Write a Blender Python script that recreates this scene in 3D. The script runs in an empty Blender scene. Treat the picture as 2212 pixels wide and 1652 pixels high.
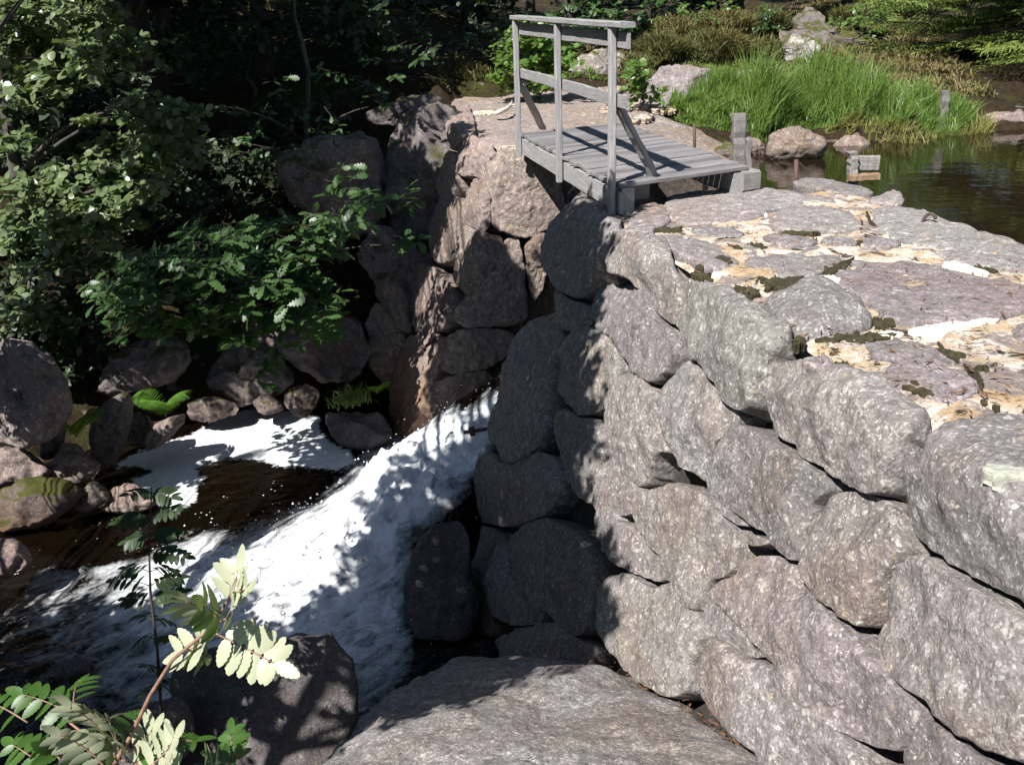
import bpy, math, random
import numpy as np
from mathutils import Vector, Matrix, noise

# ---------------------------------------------------------------- camera, sky, sun, exposure
SC = bpy.context.scene
COL = SC.collection
F, CX, CY, EYE = 2150.0, 1106.0, 826.0, 1.5       # measured on a 2212 x 1652 view of the place
pitch, roll = math.radians(21.6), math.radians(2.0)
R0 = np.array([1, 0, 0.]); FW = np.array([0, math.cos(pitch), -math.sin(pitch)]); U0 = np.array([0, math.sin(pitch), math.cos(pitch)])
RV = math.cos(roll) * R0 - math.sin(roll) * U0
UV = math.sin(roll) * R0 + math.cos(roll) * U0
CAM = np.array([0, 0, EYE])
cam = bpy.data.cameras.new("camera"); camo = bpy.data.objects.new("camera", cam); COL.objects.link(camo)
camo.matrix_world = Matrix(((RV[0], UV[0], -FW[0], 0), (RV[1], UV[1], -FW[1], 0), (RV[2], UV[2], -FW[2], EYE), (0, 0, 0, 1)))
cam.sensor_width = 36; cam.lens = 36 * F / 2212; cam.clip_start = 0.05; cam.clip_end = 500
SC.camera = camo
SUN_EL, SUN_AZ = math.radians(49), math.atan2(-0.58, -0.81)   # azimuth measured from +Y towards +X
LS = np.array([math.sin(SUN_AZ) * math.cos(SUN_EL), math.cos(SUN_AZ) * math.cos(SUN_EL), math.sin(SUN_EL)])
W = bpy.data.worlds.new("World"); SC.world = W; W.use_nodes = True
nt = W.node_tree; bg = nt.nodes["Background"]
sky = nt.nodes.new("ShaderNodeTexSky"); sky.sky_type = 'NISHITA'; sky.sun_disc = False
sky.sun_elevation = SUN_EL; sky.sun_rotation = SUN_AZ; sky.air_density = 1.0; sky.dust_density = 0.4
nt.links.new(sky.outputs[0], bg.inputs[0]); bg.inputs[1].default_value = 0.05
sl = bpy.data.lights.new("sun", 'SUN'); sl.energy = 5.0; sl.angle = math.radians(0.5); sl.color = (1, 0.965, 0.93)
so = bpy.data.objects.new("sun", sl); COL.objects.link(so)
so.rotation_euler = Vector(LS).to_track_quat('Z', 'Y').to_euler()
SC.view_settings.view_transform = 'Standard'; SC.view_settings.look = 'None'
SC.view_settings.exposure = 1.1; SC.view_settings.gamma = 1
SC.cycles.max_bounces = 6; SC.cycles.diffuse_bounces = 1; SC.cycles.transparent_max_bounces = 8

# ---------------------------------------------------------------- geometry helpers
def rays(p):
    p = np.atleast_2d(np.asarray(p, float))
    return FW + RV * ((p[:, 0:1] - CX) / F) + UV * ((CY - p[:, 1:2]) / F)
def pz(x, y, z):
    d = rays((x, y))[0]; return CAM + d * (z - EYE) / d[2]
def py(x, y, Y):
    d = rays((x, y))[0]; return CAM + d * Y / d[1]
def proj(q):
    v = np.asarray(q) - CAM; w = v @ FW
    return (CX + F * (v @ RV) / w, CY - F * (v @ UV) / w, w)

class Solid:
    """an intersection of half spaces with rounded edges"""
    def __init__(s, planes, k=0.06):
        s.P = [(np.array(p, float), np.array(n, float) / np.linalg.norm(n)) for p, n in planes]; s.k = k
    def __call__(s, px):
        d = rays(px); T = []
        for p, n in s.P:
            dn = d @ n
            t = ((p - CAM) @ n) / np.where(np.abs(dn) < 1e-6, -1e-6, dn)
            T.append(np.where(dn < -1e-4, t, -50))
        T = np.array(T); m = T.max(0)
        e = np.exp(np.clip((T - m) / s.k, -60, 0)); t = m + s.k * np.log(e.sum(0)) * 0.6
        w = e / e.sum(0)
        n = sum(w[i][:, None] * s.P[i][1] for i in range(len(s.P)))
        n /= np.linalg.norm(n, axis=1)[:, None]
        return CAM + d * t[:, None], n

def resample(poly, m, it=2):
    p = np.array(poly, float)
    for _ in range(it):
        q = np.roll(p, -1, 0); p = np.stack([p * .75 + q * .25, p * .25 + q * .75], 1).reshape(-1, 2)
    q = np.vstack([p, p[:1]]); L = np.r_[0, np.cumsum(np.linalg.norm(np.diff(q, axis=0), axis=1))]
    t = np.linspace(0, L[-1], m, endpoint=False)
    return np.stack([np.interp(t, L, q[:, 0]), np.interp(t, L, q[:, 1])], 1)

def inside(poly, p):
    poly = np.asarray(poly, float); p = np.asarray(p, float); r = np.zeros(len(p), bool); j = len(poly) - 1
    for i in range(len(poly)):
        a, b = poly[i], poly[j]
        c = ((a[1] > p[:, 1]) != (b[1] > p[:, 1])) & (p[:, 0] < (b[0] - a[0]) * (p[:, 1] - a[1]) / (b[1] - a[1] + 1e-12) + a[0])
        r ^= c; j = i
    return r
def segdist(poly, p):
    poly = np.asarray(poly, float); best = np.full(len(p), 1e9)
    for i in range(len(poly)):
        a, b = poly[i], poly[(i + 1) % len(poly)]; ab = b - a
        t = np.clip(((p - a) @ ab) / (ab @ ab + 1e-12), 0, 1)
        best = np.minimum(best, np.linalg.norm(p - (a + t[:, None] * ab), axis=1))
    return best
def sample_in(poly, n, rng):
    poly = np.asarray(poly, float); out = []
    lo, hi = poly.min(0), poly.max(0)
    while len(out) < n:
        q = lo + rng.random((64, 2)) * (hi - lo)
        out += list(q[inside(poly, q)])
    return np.array(out[:n])

def fnoise(P, sc, oct=4, seed=0.0):
    o = Vector((seed * 7.31, seed * 3.17, seed * 5.77))
    return np.array([noise.fractal(Vector(p) * sc + o, 1.0, 2.0, oct) for p in np.asarray(P)])

def mesh_obj(name, V, faces, mat, parent=None, smooth=True):
    me = bpy.data.meshes.new(name)
    V = np.asarray(V, float)
    if isinstance(faces, np.ndarray):
        k = faces.shape[1]; n = len(faces)
        me.vertices.add(len(V)); me.vertices.foreach_set("co", V.ravel())
        me.loops.add(n * k); me.loops.foreach_set("vertex_index", faces.ravel().astype(np.int32))
        me.polygons.add(n); me.polygons.foreach_set("loop_start", np.arange(0, n * k, k, dtype=np.int32))
        me.update(calc_edges=True)
    else:
        me.from_pydata([tuple(v) for v in V], [], faces)
    me.polygons.foreach_set("use_smooth", [smooth] * len(me.polygons))
    me.materials.append(mat); me.update()
    o = bpy.data.objects.new(name, me); COL.objects.link(o)
    if parent: o.parent = parent
    return o
def tag(o, label=None, cat=None, group=None, kind=None):
    if label: o['label'] = label
    if cat: o['category'] = cat
    if group: o['group'] = group
    if kind: o['kind'] = kind
    return o
def empty(name, loc, label, cat, group=None):
    """an Empty at the base of a thing; the parts keep world coordinates through the inverse parent matrix"""
    o = bpy.data.objects.new(name, None); COL.objects.link(o); o.location = Vector(loc); o.empty_display_size = .1
    o['base'] = [float(c) for c in loc]
    return tag(o, label, cat, group)
def under(o, parent):
    o.parent = parent; o.matrix_parent_inverse = Matrix.Translation(-Vector(parent['base'])); return o

def pillow(poly, surf, depth, bulge, seed, m=72, K=16, rough=1.0, p=3.2, back=False, sink=0.45, lump=0.03, inset=1.0, facets=3, jag=.02, cut=.5):
    """a rounded stone: outline on a surface, bulging front, and a body that goes back into the wall"""
    rng = np.random.default_rng(seed)
    o = resample(poly, m, 1 if cut > .6 else 2); c = o.mean(0); R = np.linalg.norm(o - c, axis=1).mean()
    jn = np.array([noise.fractal(Vector((q[0] / R * 2.2 + seed, q[1] / R * 2.2, seed * .7)), .8, 2.0, 4) for q in o])
    o = c + (o - c) * (inset + jn * jag * 1.6)[:, None]
    rr = [math.sin(math.pi / 2 * k / K) for k in range(1, K + 1)]
    pts = [c[None]] + [c + r * (o - c) for r in rr]
    px = np.vstack(pts); r = np.r_[0, np.repeat(rr, m)]
    h = (1 - np.clip(r, 0, 1) ** p) ** (1 / p)
    d2 = (px - c) / R
    for _ in range(facets):
        a = rng.random() * 6.283; h = np.minimum(h, 1.0 + rng.random() * .12 - cut * (.12 + 1.0 * rng.random() ** 1.6) * (d2 @ [math.cos(a), math.sin(a)] - rng.uniform(-.25, .35)))
    h = np.maximum(h, 0)
    q, n = surf(px)
    V = q + n * (bulge * (h - sink))[:, None]
    nn = n
    f = []
    for j in range(m): f.append((0, 1 + j, 1 + (j + 1) % m))
    for k in range(K - 1):
        a = 1 + k * m
        for j in range(m):
            jj = (j + 1) % m; f.append((a + j, a + m + j, a + m + jj, a + jj))
    last = 1 + (K - 1) * m; base = V[last:last + m]; bn = n[last:last + m]; cc = V.mean(0)
    steps = (0.25, 0.6, 1.0)
    for i, s in enumerate(steps):
        sc = math.sqrt(max(0, 1 - s * s)) * .97 + .03 if back else 1 - .06 * s
        mid = base.mean(0); mn = bn.mean(0); mn /= np.linalg.norm(mn)
        ring = mid + (base - mid) * sc - mn * depth * s
        V = np.vstack([V, ring]); nn = np.vstack([nn, bn])
        a = last + i * m; b = a + m
        for j in range(m):
            jj = (j + 1) % m; f.append((a + j, b + j, b + jj, a + jj))
    e = last + len(steps) * m
    f.append(tuple(e + j for j in range(m)))
    nz = fnoise(V, 2.3, 3, seed) * lump * 1.6 + fnoise(V, 7, 3, seed + 9) * lump * .7 + fnoise(V, 22, 3, seed + 5) * .006 * rough
    nz -= np.clip(.14 - np.abs(fnoise(V, 1.7, 4, seed + 3)), 0, 1) * lump * 2.2 * (lump > .015)
    out = V - V.mean(0); out /= (np.linalg.norm(out, axis=1)[:, None] + 1e-9)
    dirs = nn * .8 + out * .5; dirs /= np.linalg.norm(dirs, axis=1)[:, None]
    V = V + dirs * nz[:, None]
    return V, f

def tube(pts, rad, sides=7):
    P = [Vector(p) for p in pts]; V = []; Fc = []
    for i, p in enumerate(P):
        t = (P[min(i + 1, len(P) - 1)] - P[max(i - 1, 0)]).normalized()
        a = t.orthogonal().normalized() if i == 0 else (a - t * a.dot(t)).normalized()
        b = t.cross(a)
        for j in range(sides):
            w = 2 * math.pi * j / sides; V.append(tuple(p + (a * math.cos(w) + b * math.sin(w)) * rad[i]))
    for i in range(len(P) - 1):
        for j in range(sides):
            jj = (j + 1) % sides; Fc.append((i * sides + j, i * sides + jj, (i + 1) * sides + jj, (i + 1) * sides + j))
    Fc.append(tuple(range(sides - 1, -1, -1))); Fc.append(tuple(range((len(P) - 1) * sides, len(P) * sides)))
    return V, Fc
class Mesh:
    def __init__(s): s.V = []; s.F = []
    def add(s, VF):
        b = len(s.V); s.V += [tuple(v) for v in VF[0]]; s.F += [tuple(i + b for i in f) for f in VF[1]]; return s
def box(lx, ly, lz, bev=.004):
    """bevelled box centred on its local origin, returned as (verts, faces)"""
    import bmesh
    bm = bmesh.new(); bmesh.ops.create_cube(bm, size=1); bmesh.ops.scale(bm, vec=(lx, ly, lz), verts=bm.verts)
    if bev: bmesh.ops.bevel(bm, geom=bm.edges[:], offset=bev, segments=1, affect='EDGES')
    V = [tuple(v.co) for v in bm.verts]; bm.verts.index_update(); Fc = [tuple(v.index for v in f.verts) for f in bm.faces]; bm.free()
    return V, Fc
def bar(name, a, b, w, t, mat, parent, up=(0, 0, 1), seg=10, wob=.004, seed=0):
    """a weathered timber from a to b, w wide (sideways), t high (along up); local x runs along the grain"""
    a, b = Vector(a), Vector(b); x = (b - a).normalized(); L = (b - a).length
    y = Vector(up).cross(x).normalized(); z = x.cross(y)
    V = []; Fc = []; rng = random.Random(seed + 1)
    c = .12 * min(w, t)
    sec = [(-w/2 + c, -t/2), (w/2 - c, -t/2), (w/2, -t/2 + c), (w/2, t/2 - c), (w/2 - c, t/2), (-w/2 + c, t/2), (-w/2, t/2 - c), (-w/2, -t/2 + c)]
    for i in range(seg + 1):
        u = L * i / seg - L / 2; oy = rng.uniform(-wob, wob); oz = rng.uniform(-wob, wob)
        for (sy, sz) in sec: V.append((u, sy + oy + rng.uniform(-wob, wob) * .3, sz + oz + rng.uniform(-wob, wob) * .3))
    for i in range(seg):
        for j in range(8):
            jj = (j + 1) % 8; Fc.append((i * 8 + j, i * 8 + jj, i * 8 + 8 + jj, i * 8 + 8 + j))
    Fc.append(tuple(range(7, -1, -1))); Fc.append(tuple(range(seg * 8, seg * 8 + 8)))
    o = mesh_obj(name, V, Fc, mat, None, smooth=False)
    M = Matrix((x, y, z)).transposed().to_4x4(); M.translation = (a + b) / 2
    if parent:
        o.parent = parent; o.matrix_parent_inverse = Matrix.Translation(-Vector(parent['base']))
    o.matrix_basis = M
    return o

# leaves: strips of quads either side of a midrib, copied with numpy into one mesh
def leaf_template(ts, ws, fold=.25, droop=.18):
    V = []; 
    for t, w in zip(ts, ws):
        z = -droop * t * t
        V += [(t, 0, z), (t, w, z + fold * w), (t, -w, z + fold * w)]
    Fq = []
    for i in range(len(ts) - 1):
        a = 3 * i; Fq += [(a, a + 3, a + 4, a + 1), (a, a + 2, a + 5, a + 3)]
    return np.array(V, float), np.array(Fq, int)
ROUND = leaf_template((0, .08, .35, .7, .93, 1.0), (.01, .22, .46, .42, .2, .01), .18, .15)
OAK = leaf_template((0, .12, .2, .3, .38, .48, .57, .66, .76, .86, .95, 1.0), (.02, .05, .14, .09, .22, .12, .29, .15, .28, .14, .14, .01), .12, .2)
BLOB = leaf_template((0, .35, .75, 1.0), (.02, .3, .25, .01), .2, .2)
SPINDLE = leaf_template((0, .4, 1.0), (.05, .1, .008), .1, .1)
_t = np.linspace(0, 1, 13); ROWAN = leaf_template(_t, [max(.012, .235 * math.sin(math.pi * min(1, t ** .8)) ** .55 * (1 + (.10 if i % 2 else -.06))) for i, t in enumerate(_t)], .16, .16)
BLADE = leaf_template((0, .25, .5, .75, 1.0), (.010, .012, .010, .007, .001), .1, .0)
def leaves(tmpl, pos, xdir, nrm, size):
    V, Fq = tmpl
    x = xdir / np.linalg.norm(xdir, axis=1)[:, None]
    y = np.cross(nrm, x); y /= (np.linalg.norm(y, axis=1)[:, None] + 1e-9); z = np.cross(x, y)
    P = pos[:, None, :] + size[:, None, None] * (V[None, :, 0:1] * x[:, None] + V[None, :, 1:2] * y[:, None] + V[None, :, 2:3] * z[:, None])
    n = len(pos); idx = (np.arange(n)[:, None, None] * len(V) + Fq[None]).reshape(-1, 4)
    return P.reshape(-1, 3), idx
def cat(parts):
    V = []; I = []; b = 0
    for v, i in parts: V.append(v); I.append(i + b); b += len(v)
    return np.vstack(V), np.vstack(I)
def unit(v): return v / (np.linalg.norm(v, axis=-1, keepdims=True) + 1e-9)
def spray(c, rad, ntw, size, rng, tmpl, per=8, tw=.3, flat=.6, updir=(0, 0, 1), jit=.45, out=None):
    """leafy twigs filling an ellipsoid; returns leaf arrays and twig lines"""
    c = np.asarray(c, float); rad = np.asarray(rad, float) * np.ones(3)
    d = unit(rng.normal(size=(ntw, 3))); s = c + d * rad * rng.random((ntw, 1)) ** .5
    t = rng.normal(size=(ntw, 3)); t[:, 2] = t[:, 2] * (1 - flat) - .1
    if out is not None: t += np.asarray(out) * 1.2
    t = unit(t)
    k = np.arange(per); u = (k + .5) / per
    pos = s[:, None] + t[:, None] * (u * tw)[None, :, None]
    side = unit(np.cross(t, np.array(updir, float) + rng.normal(size=(ntw, 3)) * .2))
    sg = np.where(k % 2 == 0, 1., -1.)
    xd = t[:, None] * .55 + side[:, None] * sg[None, :, None] + rng.normal(size=(ntw, per, 3)) * .35
    nr = np.array(updir, float) + rng.normal(size=(ntw, per, 3)) * jit
    sz = size * (.7 + .5 * rng.random(ntw * per))
    return leaves(tmpl, pos.reshape(-1, 3), xd.reshape(-1, 3), nr.reshape(-1, 3), sz), [(s[i], s[i] + t[i] * tw) for i in range(ntw)]

# ---------------------------------------------------------------- materials
class NT:
    def __init__(s, name):
        s.m = bpy.data.materials.new(name); s.m.use_nodes = True; s.t = s.m.node_tree
        s.b = s.t.nodes["Principled BSDF"]; s.out = s.t.nodes["Material Output"]
    def n(s, typ, ins=None, **kw):
        nd = s.t.nodes.new(typ)
        for k, v in kw.items(): setattr(nd, k, v)
        for k, v in (ins or {}).items():
            if isinstance(v, bpy.types.NodeSocket): s.t.links.new(v, nd.inputs[k])
            else: nd.inputs[k].default_value = v
        return nd
    def link(s, a, b): s.t.links.new(a, b)
    def pos(s, sc=(1, 1, 1), obj=True):
        c = s.n("ShaderNodeTexCoord").outputs["Object"]
        return s.n("ShaderNodeMapping", {"Vector": c, "Scale": sc}).outputs[0] if sc != (1, 1, 1) else c
    def noise(s, v, sc, det=6, rough=.6, dist=0): return s.n("ShaderNodeTexNoise", {"Vector": v, "Scale": sc, "Detail": det, "Roughness": rough, "Distortion": dist}).outputs[0]
    def ramp(s, f, a, b, c0=(0, 0, 0, 1), c1=(1, 1, 1, 1)):
        r = s.n("ShaderNodeValToRGB", {"Fac": f}); e = r.color_ramp.elements
        e[0].position, e[1].position = a, b; e[0].color, e[1].color = c0, c1; return r.outputs[0]
    def mix(s, f, a, b, typ='MIX'):
        m = s.n("ShaderNodeMix", data_type='RGBA', blend_type=typ, clamp_factor=True)
        for k, v in ((0, f), (6, a), (7, b)):
            if isinstance(v, bpy.types.NodeSocket): s.t.links.new(v, m.inputs[k])
            else: m.inputs[k].default_value = v if k == 0 or len(v) == 4 else (*v, 1)
        return m.outputs[2]
    def math(s, op, a, b=0.5):
        m = s.n("ShaderNodeMath", operation=op)
        for k, v in ((0, a), (1, b)):
            if isinstance(v, bpy.types.NodeSocket): s.t.links.new(v, m.inputs[k])
            else: m.inputs[k].default_value = v
        return m.outputs[0]
    def fin(s, col, rough=.9, bump=None, strength=.5, dist=.01, spec=.3):
        if isinstance(col, bpy.types.NodeSocket): s.link(col, s.b.inputs["Base Color"])
        else: s.b.inputs["Base Color"].default_value = (*col, 1)
        if isinstance(rough, bpy.types.NodeSocket): s.link(rough, s.b.inputs["Roughness"])
        else: s.b.inputs["Roughness"].default_value = rough
        s.b.inputs["Specular IOR Level"].default_value = spec
        if bump is not None:
            s.link(s.n("ShaderNodeBump", {"Height": bump, "Strength": strength, "Distance": dist}).outputs[0], s.b.inputs["Normal"])
        return s.m

def granite(name, c1, c2, lichen=.5, dark=.62, ochre=.5, moss=None, wet=None, streak=(1, 1, 1)):
    k = NT(name); v = k.pos(streak); rnd = k.n("ShaderNodeObjectInfo").outputs["Random"]
    v = k.n("ShaderNodeVectorMath", {0: v, 1: k.n("ShaderNodeVectorMath", {0: (37.0, 11.0, 23.0), "Scale": rnd}, operation='SCALE').outputs[0]}, operation='ADD').outputs[0]
    w = k.n("ShaderNodeVectorMath", {0: v, 1: k.n("ShaderNodeVectorMath", {0: k.n("ShaderNodeTexNoise", {"Vector": v, "Scale": 16.0, "Detail": 5.0}).outputs[1], 1: (.07, .07, .07)}, operation='MULTIPLY').outputs[0]}, operation='ADD').outputs[0]
    big = k.noise(v, 2.2, 5); grain = k.noise(v, 75, 5, .75); mid = k.noise(v, 16, 8, .7)
    col = k.mix(k.ramp(big, .35, .65), c1, c2)
    col = k.mix(k.math('MULTIPLY', k.ramp(k.noise(v, 1.1, 4), .5, .68), ochre), col, (.30, .19, .10))
    col = k.mix(.85, col, k.ramp(mid, .3, .68, (.32, .31, .31, 1), (1.65, 1.65, 1.65, 1)), 'MULTIPLY')
    col = k.mix(.9, col, k.ramp(grain, .32, .68, (.4, .4, .4, 1), (1.6, 1.6, 1.6, 1)), 'MULTIPLY')
    rn2 = k.n("ShaderNodeTexWhiteNoise", {"W": k.math('MULTIPLY', rnd, 91.7)}, noise_dimensions='1D').outputs[1]
    col = k.mix(.17, col, k.mix(1.0, k.n("ShaderNodeVectorMath", {0: rn2, 1: (.5, .4, .35)}, operation='MULTIPLY').outputs[0], (.75, .8, .83), 'ADD'), 'MULTIPLY')
    hs = k.n("ShaderNodeHueSaturation", {"Color": col, "Value": k.math('ADD', k.math('MULTIPLY', rnd, .4), .84)}); col = hs.outputs[0]
    pat = k.noise(w, 20, 9, .75); pat2 = k.noise(w, 7.5, 7, .72)
    col = k.mix(k.math('MULTIPLY', k.ramp(pat, .56, .64), .5 * lichen), col, (.50, .485, .46))
    col = k.mix(k.math('MULTIPLY', k.ramp(pat2, .60, .68), .5 * lichen), col, (.36, .36, .30))
    col = k.mix(k.math('MULTIPLY', k.ramp(pat, .44, .36), .55), col, (.10, .085, .085))
    for sc, thr, cc, am, key in ((38, .30, (.55, .53, .49), lichen * .75, 0), (21, .22, (.52, .51, .46), lichen * .75, 1), (66, .34, (.60, .59, .55), lichen * .7, 2), (29, .2, (.42, .30, .14), lichen * .5, 0)):
        vo = k.n("ShaderNodeTexVoronoi", {"Vector": w, "Scale": float(sc)})
        sp_ = k.n("ShaderNodeSeparateColor", {0: vo.outputs["Color"]})
        spot = k.ramp(k.math('SUBTRACT', k.math('ADD', vo.outputs["Distance"], k.math('MULTIPLY', grain, .35)), k.math('MULTIPLY', sp_.outputs[(key + 1) % 3], .22)), thr - .05, thr + .12, (1, 1, 1, 1), (0, 0, 0, 1))
        pick = k.ramp(sp_.outputs[key], .55, .62)
        msk = k.math('MULTIPLY', k.math('MULTIPLY', spot, pick), k.ramp(k.noise(v, 5.0 + sc * .2, 4), .38, .6))
        col = k.mix(k.math('MULTIPLY', msk, am), col, cc)
    dk = k.ramp(k.noise(w, 11, 7, .72), dark, dark + .06); dk = k.math('MULTIPLY', dk, .8)
    col = k.mix(dk, col, (.035, .03, .026))
    if moss:
        g = k.n("ShaderNodeSeparateXYZ", {0: k.n("ShaderNodeNewGeometry").outputs["Normal"]}).outputs[2]
        mm = k.math('MULTIPLY', k.ramp(g, .35, .75), k.ramp(k.noise(v, 3.5, 6), .5 - moss * .25, .6 - moss * .25)); col = k.mix(mm, col, (.055, .06, .012))
    if wet:
        z = k.n("ShaderNodeSeparateXYZ", {0: k.n("ShaderNodeNewGeometry").outputs["Position"]}).outputs[2]
        z = k.math('ADD', z, k.math('MULTIPLY', k.noise(v, 3, 4), .5))
        col = k.mix(k.ramp(k.math('MULTIPLY', k.math('SUBTRACT', z, wet), 1.2), 0, 1, (.9, .9, .9, 1), (0, 0, 0, 1)), col, k.mix(.8, col, (.55, .33, .2), 'MULTIPLY'))
    h = k.math('ADD', k.math('MULTIPLY', mid, .8), k.math('ADD', k.math('MULTIPLY', grain, .35), k.math('MULTIPLY', k.noise(v, 34, 4), .5)))
    return k.fin(col, .88, h, .9, .028, .25)
GRANITE = granite("lichen_granite", (.295, .27, .255), (.225, .21, .20), .95, .66, .4)
ABUT = granite("warm_granite", (.37, .29, .235), (.27, .22, .19), .6, .62, .85, wet=-2.7)
TOPROCK = granite("dam_top_granite", (.345, .31, .295), (.28, .26, .255), .5, .62, .5)
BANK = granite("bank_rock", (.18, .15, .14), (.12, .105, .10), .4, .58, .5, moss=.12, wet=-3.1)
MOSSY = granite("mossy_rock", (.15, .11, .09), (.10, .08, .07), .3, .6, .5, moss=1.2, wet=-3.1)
SLAB = granite("grey_bedrock", (.44, .41, .385), (.34, .315, .295), .8, .64, .4, streak=(1.15, 1, 1))
PALE = granite("pale_lichen_rock", (.46, .44, .42), (.26, .22, .21), .95, .58, .3, moss=.2)
REDROCK = granite("red_brown_rock", (.25, .175, .14), (.19, .145, .125), .5, .62, .6)
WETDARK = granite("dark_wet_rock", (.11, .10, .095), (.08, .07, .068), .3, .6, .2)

def mortar():
    k = NT("lime_mortar"); v = k.pos()
    big = k.noise(v, 2.6, 6, .65, .6); mid = k.noise(v, 9, 8, .75)
    col = k.mix(k.ramp(big, .40, .52), (.52, .36, .21), (.80, .72, .62))
    col = k.mix(k.ramp(mid, .48, .58), col, (.60, .44, .27))
    col = k.mix(k.ramp(k.noise(v, 3.4, 7, .7, .4), .5, .56), col, (.30, .25, .23))
    col = k.mix(.85, col, k.ramp(k.noise(v, 55, 6, .8), .3, .7, (.5, .48, .46, 1), (1.2, 1.2, 1.2, 1)), 'MULTIPLY')
    col = k.mix(k.ramp(k.noise(v, 6.5, 8, .78, .5), .555, .585), col, (.04, .032, .02))
    col = k.mix(k.ramp(k.noise(v, 19, 7, .8), .60, .63), col, (.055, .042, .028))
    return k.fin(col, .95, k.math('ADD', mid, k.math('MULTIPLY', k.noise(v, 50, 5, .8), .6)), 1.0, .03, .2)
MORTAR = mortar()
def simple(name, c1, c2, sc=20, rough=.9, bump=.5, dist=.01, spec=.3, st=(1, 1, 1)):
    k = NT(name); v = k.pos(st); n = k.noise(v, sc, 7, .7)
    return k.fin(k.mix(k.ramp(n, .35, .65), c1, c2), rough, n, bump, dist, spec)
MOSS = simple("dark_moss", (.03, .024, .014), (.08, .072, .032), 45, 1, 1.0, .03)
SOIL = simple("forest_soil", (.02, .014, .009), (.06, .042, .025), 6, 1, 1.0, .06)
IRON = simple("rusty_iron", (.05, .035, .03), (.10, .06, .045), 40, .7, .5, .004)
BARK = simple("grey_bark", (.03, .026, .022), (.085, .075, .065), 14, .95, 1.0, .02, st=(1, 1, .25))
STEM = simple("red_brown_stem", (.16, .08, .06), (.26, .17, .12), 60, .6, .4, .002)
CORE = simple("wall_core", (.025, .022, .02), (.06, .052, .047), 9, 1, 1, .05)
def wood(name, c1, c2, plank=0):
    k = NT(name); v = k.pos((1.2, 22, 22)); n = k.noise(v, 3.2, 8, .7, .3); f = k.noise(k.pos((2, 90, 90)), 4, 4, .7)
    col = k.mix(k.ramp(n, .3, .7), c1, c2)
    col = k.mix(.8, col, k.ramp(f, .3, .7, (.55, .55, .57, 1), (1.3, 1.3, 1.3, 1)), 'MULTIPLY')
    if plank:
        yy = k.n("ShaderNodeSeparateXYZ", {0: k.pos()}).outputs[1]; wn = k.n("ShaderNodeTexWhiteNoise", {"W": k.math('FLOOR', k.math('MULTIPLY', yy, plank))}, noise_dimensions='1D').outputs[0]
        col = k.n("ShaderNodeHueSaturation", {"Color": col, "Value": k.math('ADD', k.math('MULTIPLY', wn, .6), .68)}).outputs[0]
    col = k.mix(k.ramp(k.noise(k.pos((3, 12, 12)), 5, 6, .7), .62, .7), col, (.10, .085, .08))
    r = k.n("ShaderNodeObjectInfo").outputs["Random"]
    col = k.n("ShaderNodeHueSaturation", {"Color": col, "Value": k.math('ADD', k.math('MULTIPLY', r, .3), .85)}).outputs[0]
    return k.fin(col, .85, k.math('ADD', n, f), .7, .006, .3)
WOOD = wood("weathered_grey_wood", (.375, .365, .36), (.195, .19, .188))
OLDW = wood("old_grey_post_wood", (.27, .25, .235), (.14, .13, .12))
DECKW = wood("weathered_deck_wood", (.30, .285, .282), (.115, .108, .107), 10.6)
BROWNW = wood("brown_wet_wood", (.30, .20, .12), (.17, .11, .07))
def leafmat(name, top, under, trans, rough=.45, tw=.35, var=.5, vsc=9):
    k = NT(name); v = k.pos(); n = k.noise(v, vsc, 3, .7)
    back = k.n("ShaderNodeNewGeometry").outputs["Backfacing"]
    t2 = tuple(c * (1 - var) for c in top)
    col = k.mix(k.ramp(n, .35, .65), t2, top); col = k.mix(back, col, under)
    k.link(col, k.b.inputs["Base Color"]); k.b.inputs["Roughness"].default_value = rough; k.b.inputs["Specular IOR Level"].default_value = .5
    tr = k.n("ShaderNodeBsdfTranslucent", {"Color": (*trans, 1)})
    mx = k.n("ShaderNodeMixShader", {0: tw, 1: k.b.outputs[0], 2: tr.outputs[0]})
    k.link(mx.outputs[0], k.out.inputs[0]); return k.m
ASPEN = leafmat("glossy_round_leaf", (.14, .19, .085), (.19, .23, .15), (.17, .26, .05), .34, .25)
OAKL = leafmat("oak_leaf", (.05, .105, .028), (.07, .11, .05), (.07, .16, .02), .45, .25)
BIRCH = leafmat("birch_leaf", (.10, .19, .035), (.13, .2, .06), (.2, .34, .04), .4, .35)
DARKL = leafmat("shade_leaf", (.03, .055, .02), (.04, .06, .03), (.05, .1, .015), .5, .2)  # leaf green darkened so the wood's shade is in the colour
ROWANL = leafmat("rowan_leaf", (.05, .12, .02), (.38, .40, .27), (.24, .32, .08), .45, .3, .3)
SAPL = leafmat("rowan_shade_leaf", (.03, .06, .02), (.05, .09, .03), (.06, .12, .02), .5, .25)  # darkened copy of the rowan leaf, the sapling's shade put into its colour
FERN = leafmat("fern_frond", (.10, .22, .03), (.12, .22, .04), (.22, .4, .04), .5, .4, .4)
SEDGE = leafmat("sedge_blade", (.15, .24, .05), (.14, .22, .05), (.26, .40, .07), .45, .4, .45, 3)
SEDGEY = leafmat("yellow_sedge_blade", (.22, .22, .06), (.2, .2, .06), (.3, .3, .06), .5, .35, .4, 3)
HEATH = leafmat("heather_twig", (.13, .13, .03), (.10, .10, .03), (.10, .11, .02), .7, .25, .6, 4)
HEATHB = leafmat("brown_heather_twig", (.15, .145, .04), (.13, .12, .035), (.16, .1, .02), .7, .25, .6, 4)
SPRUCE = leafmat("spruce_needles", (.18, .24, .05), (.13, .19, .04), (.16, .24, .03), .6, .25, .55, 5)
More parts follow.
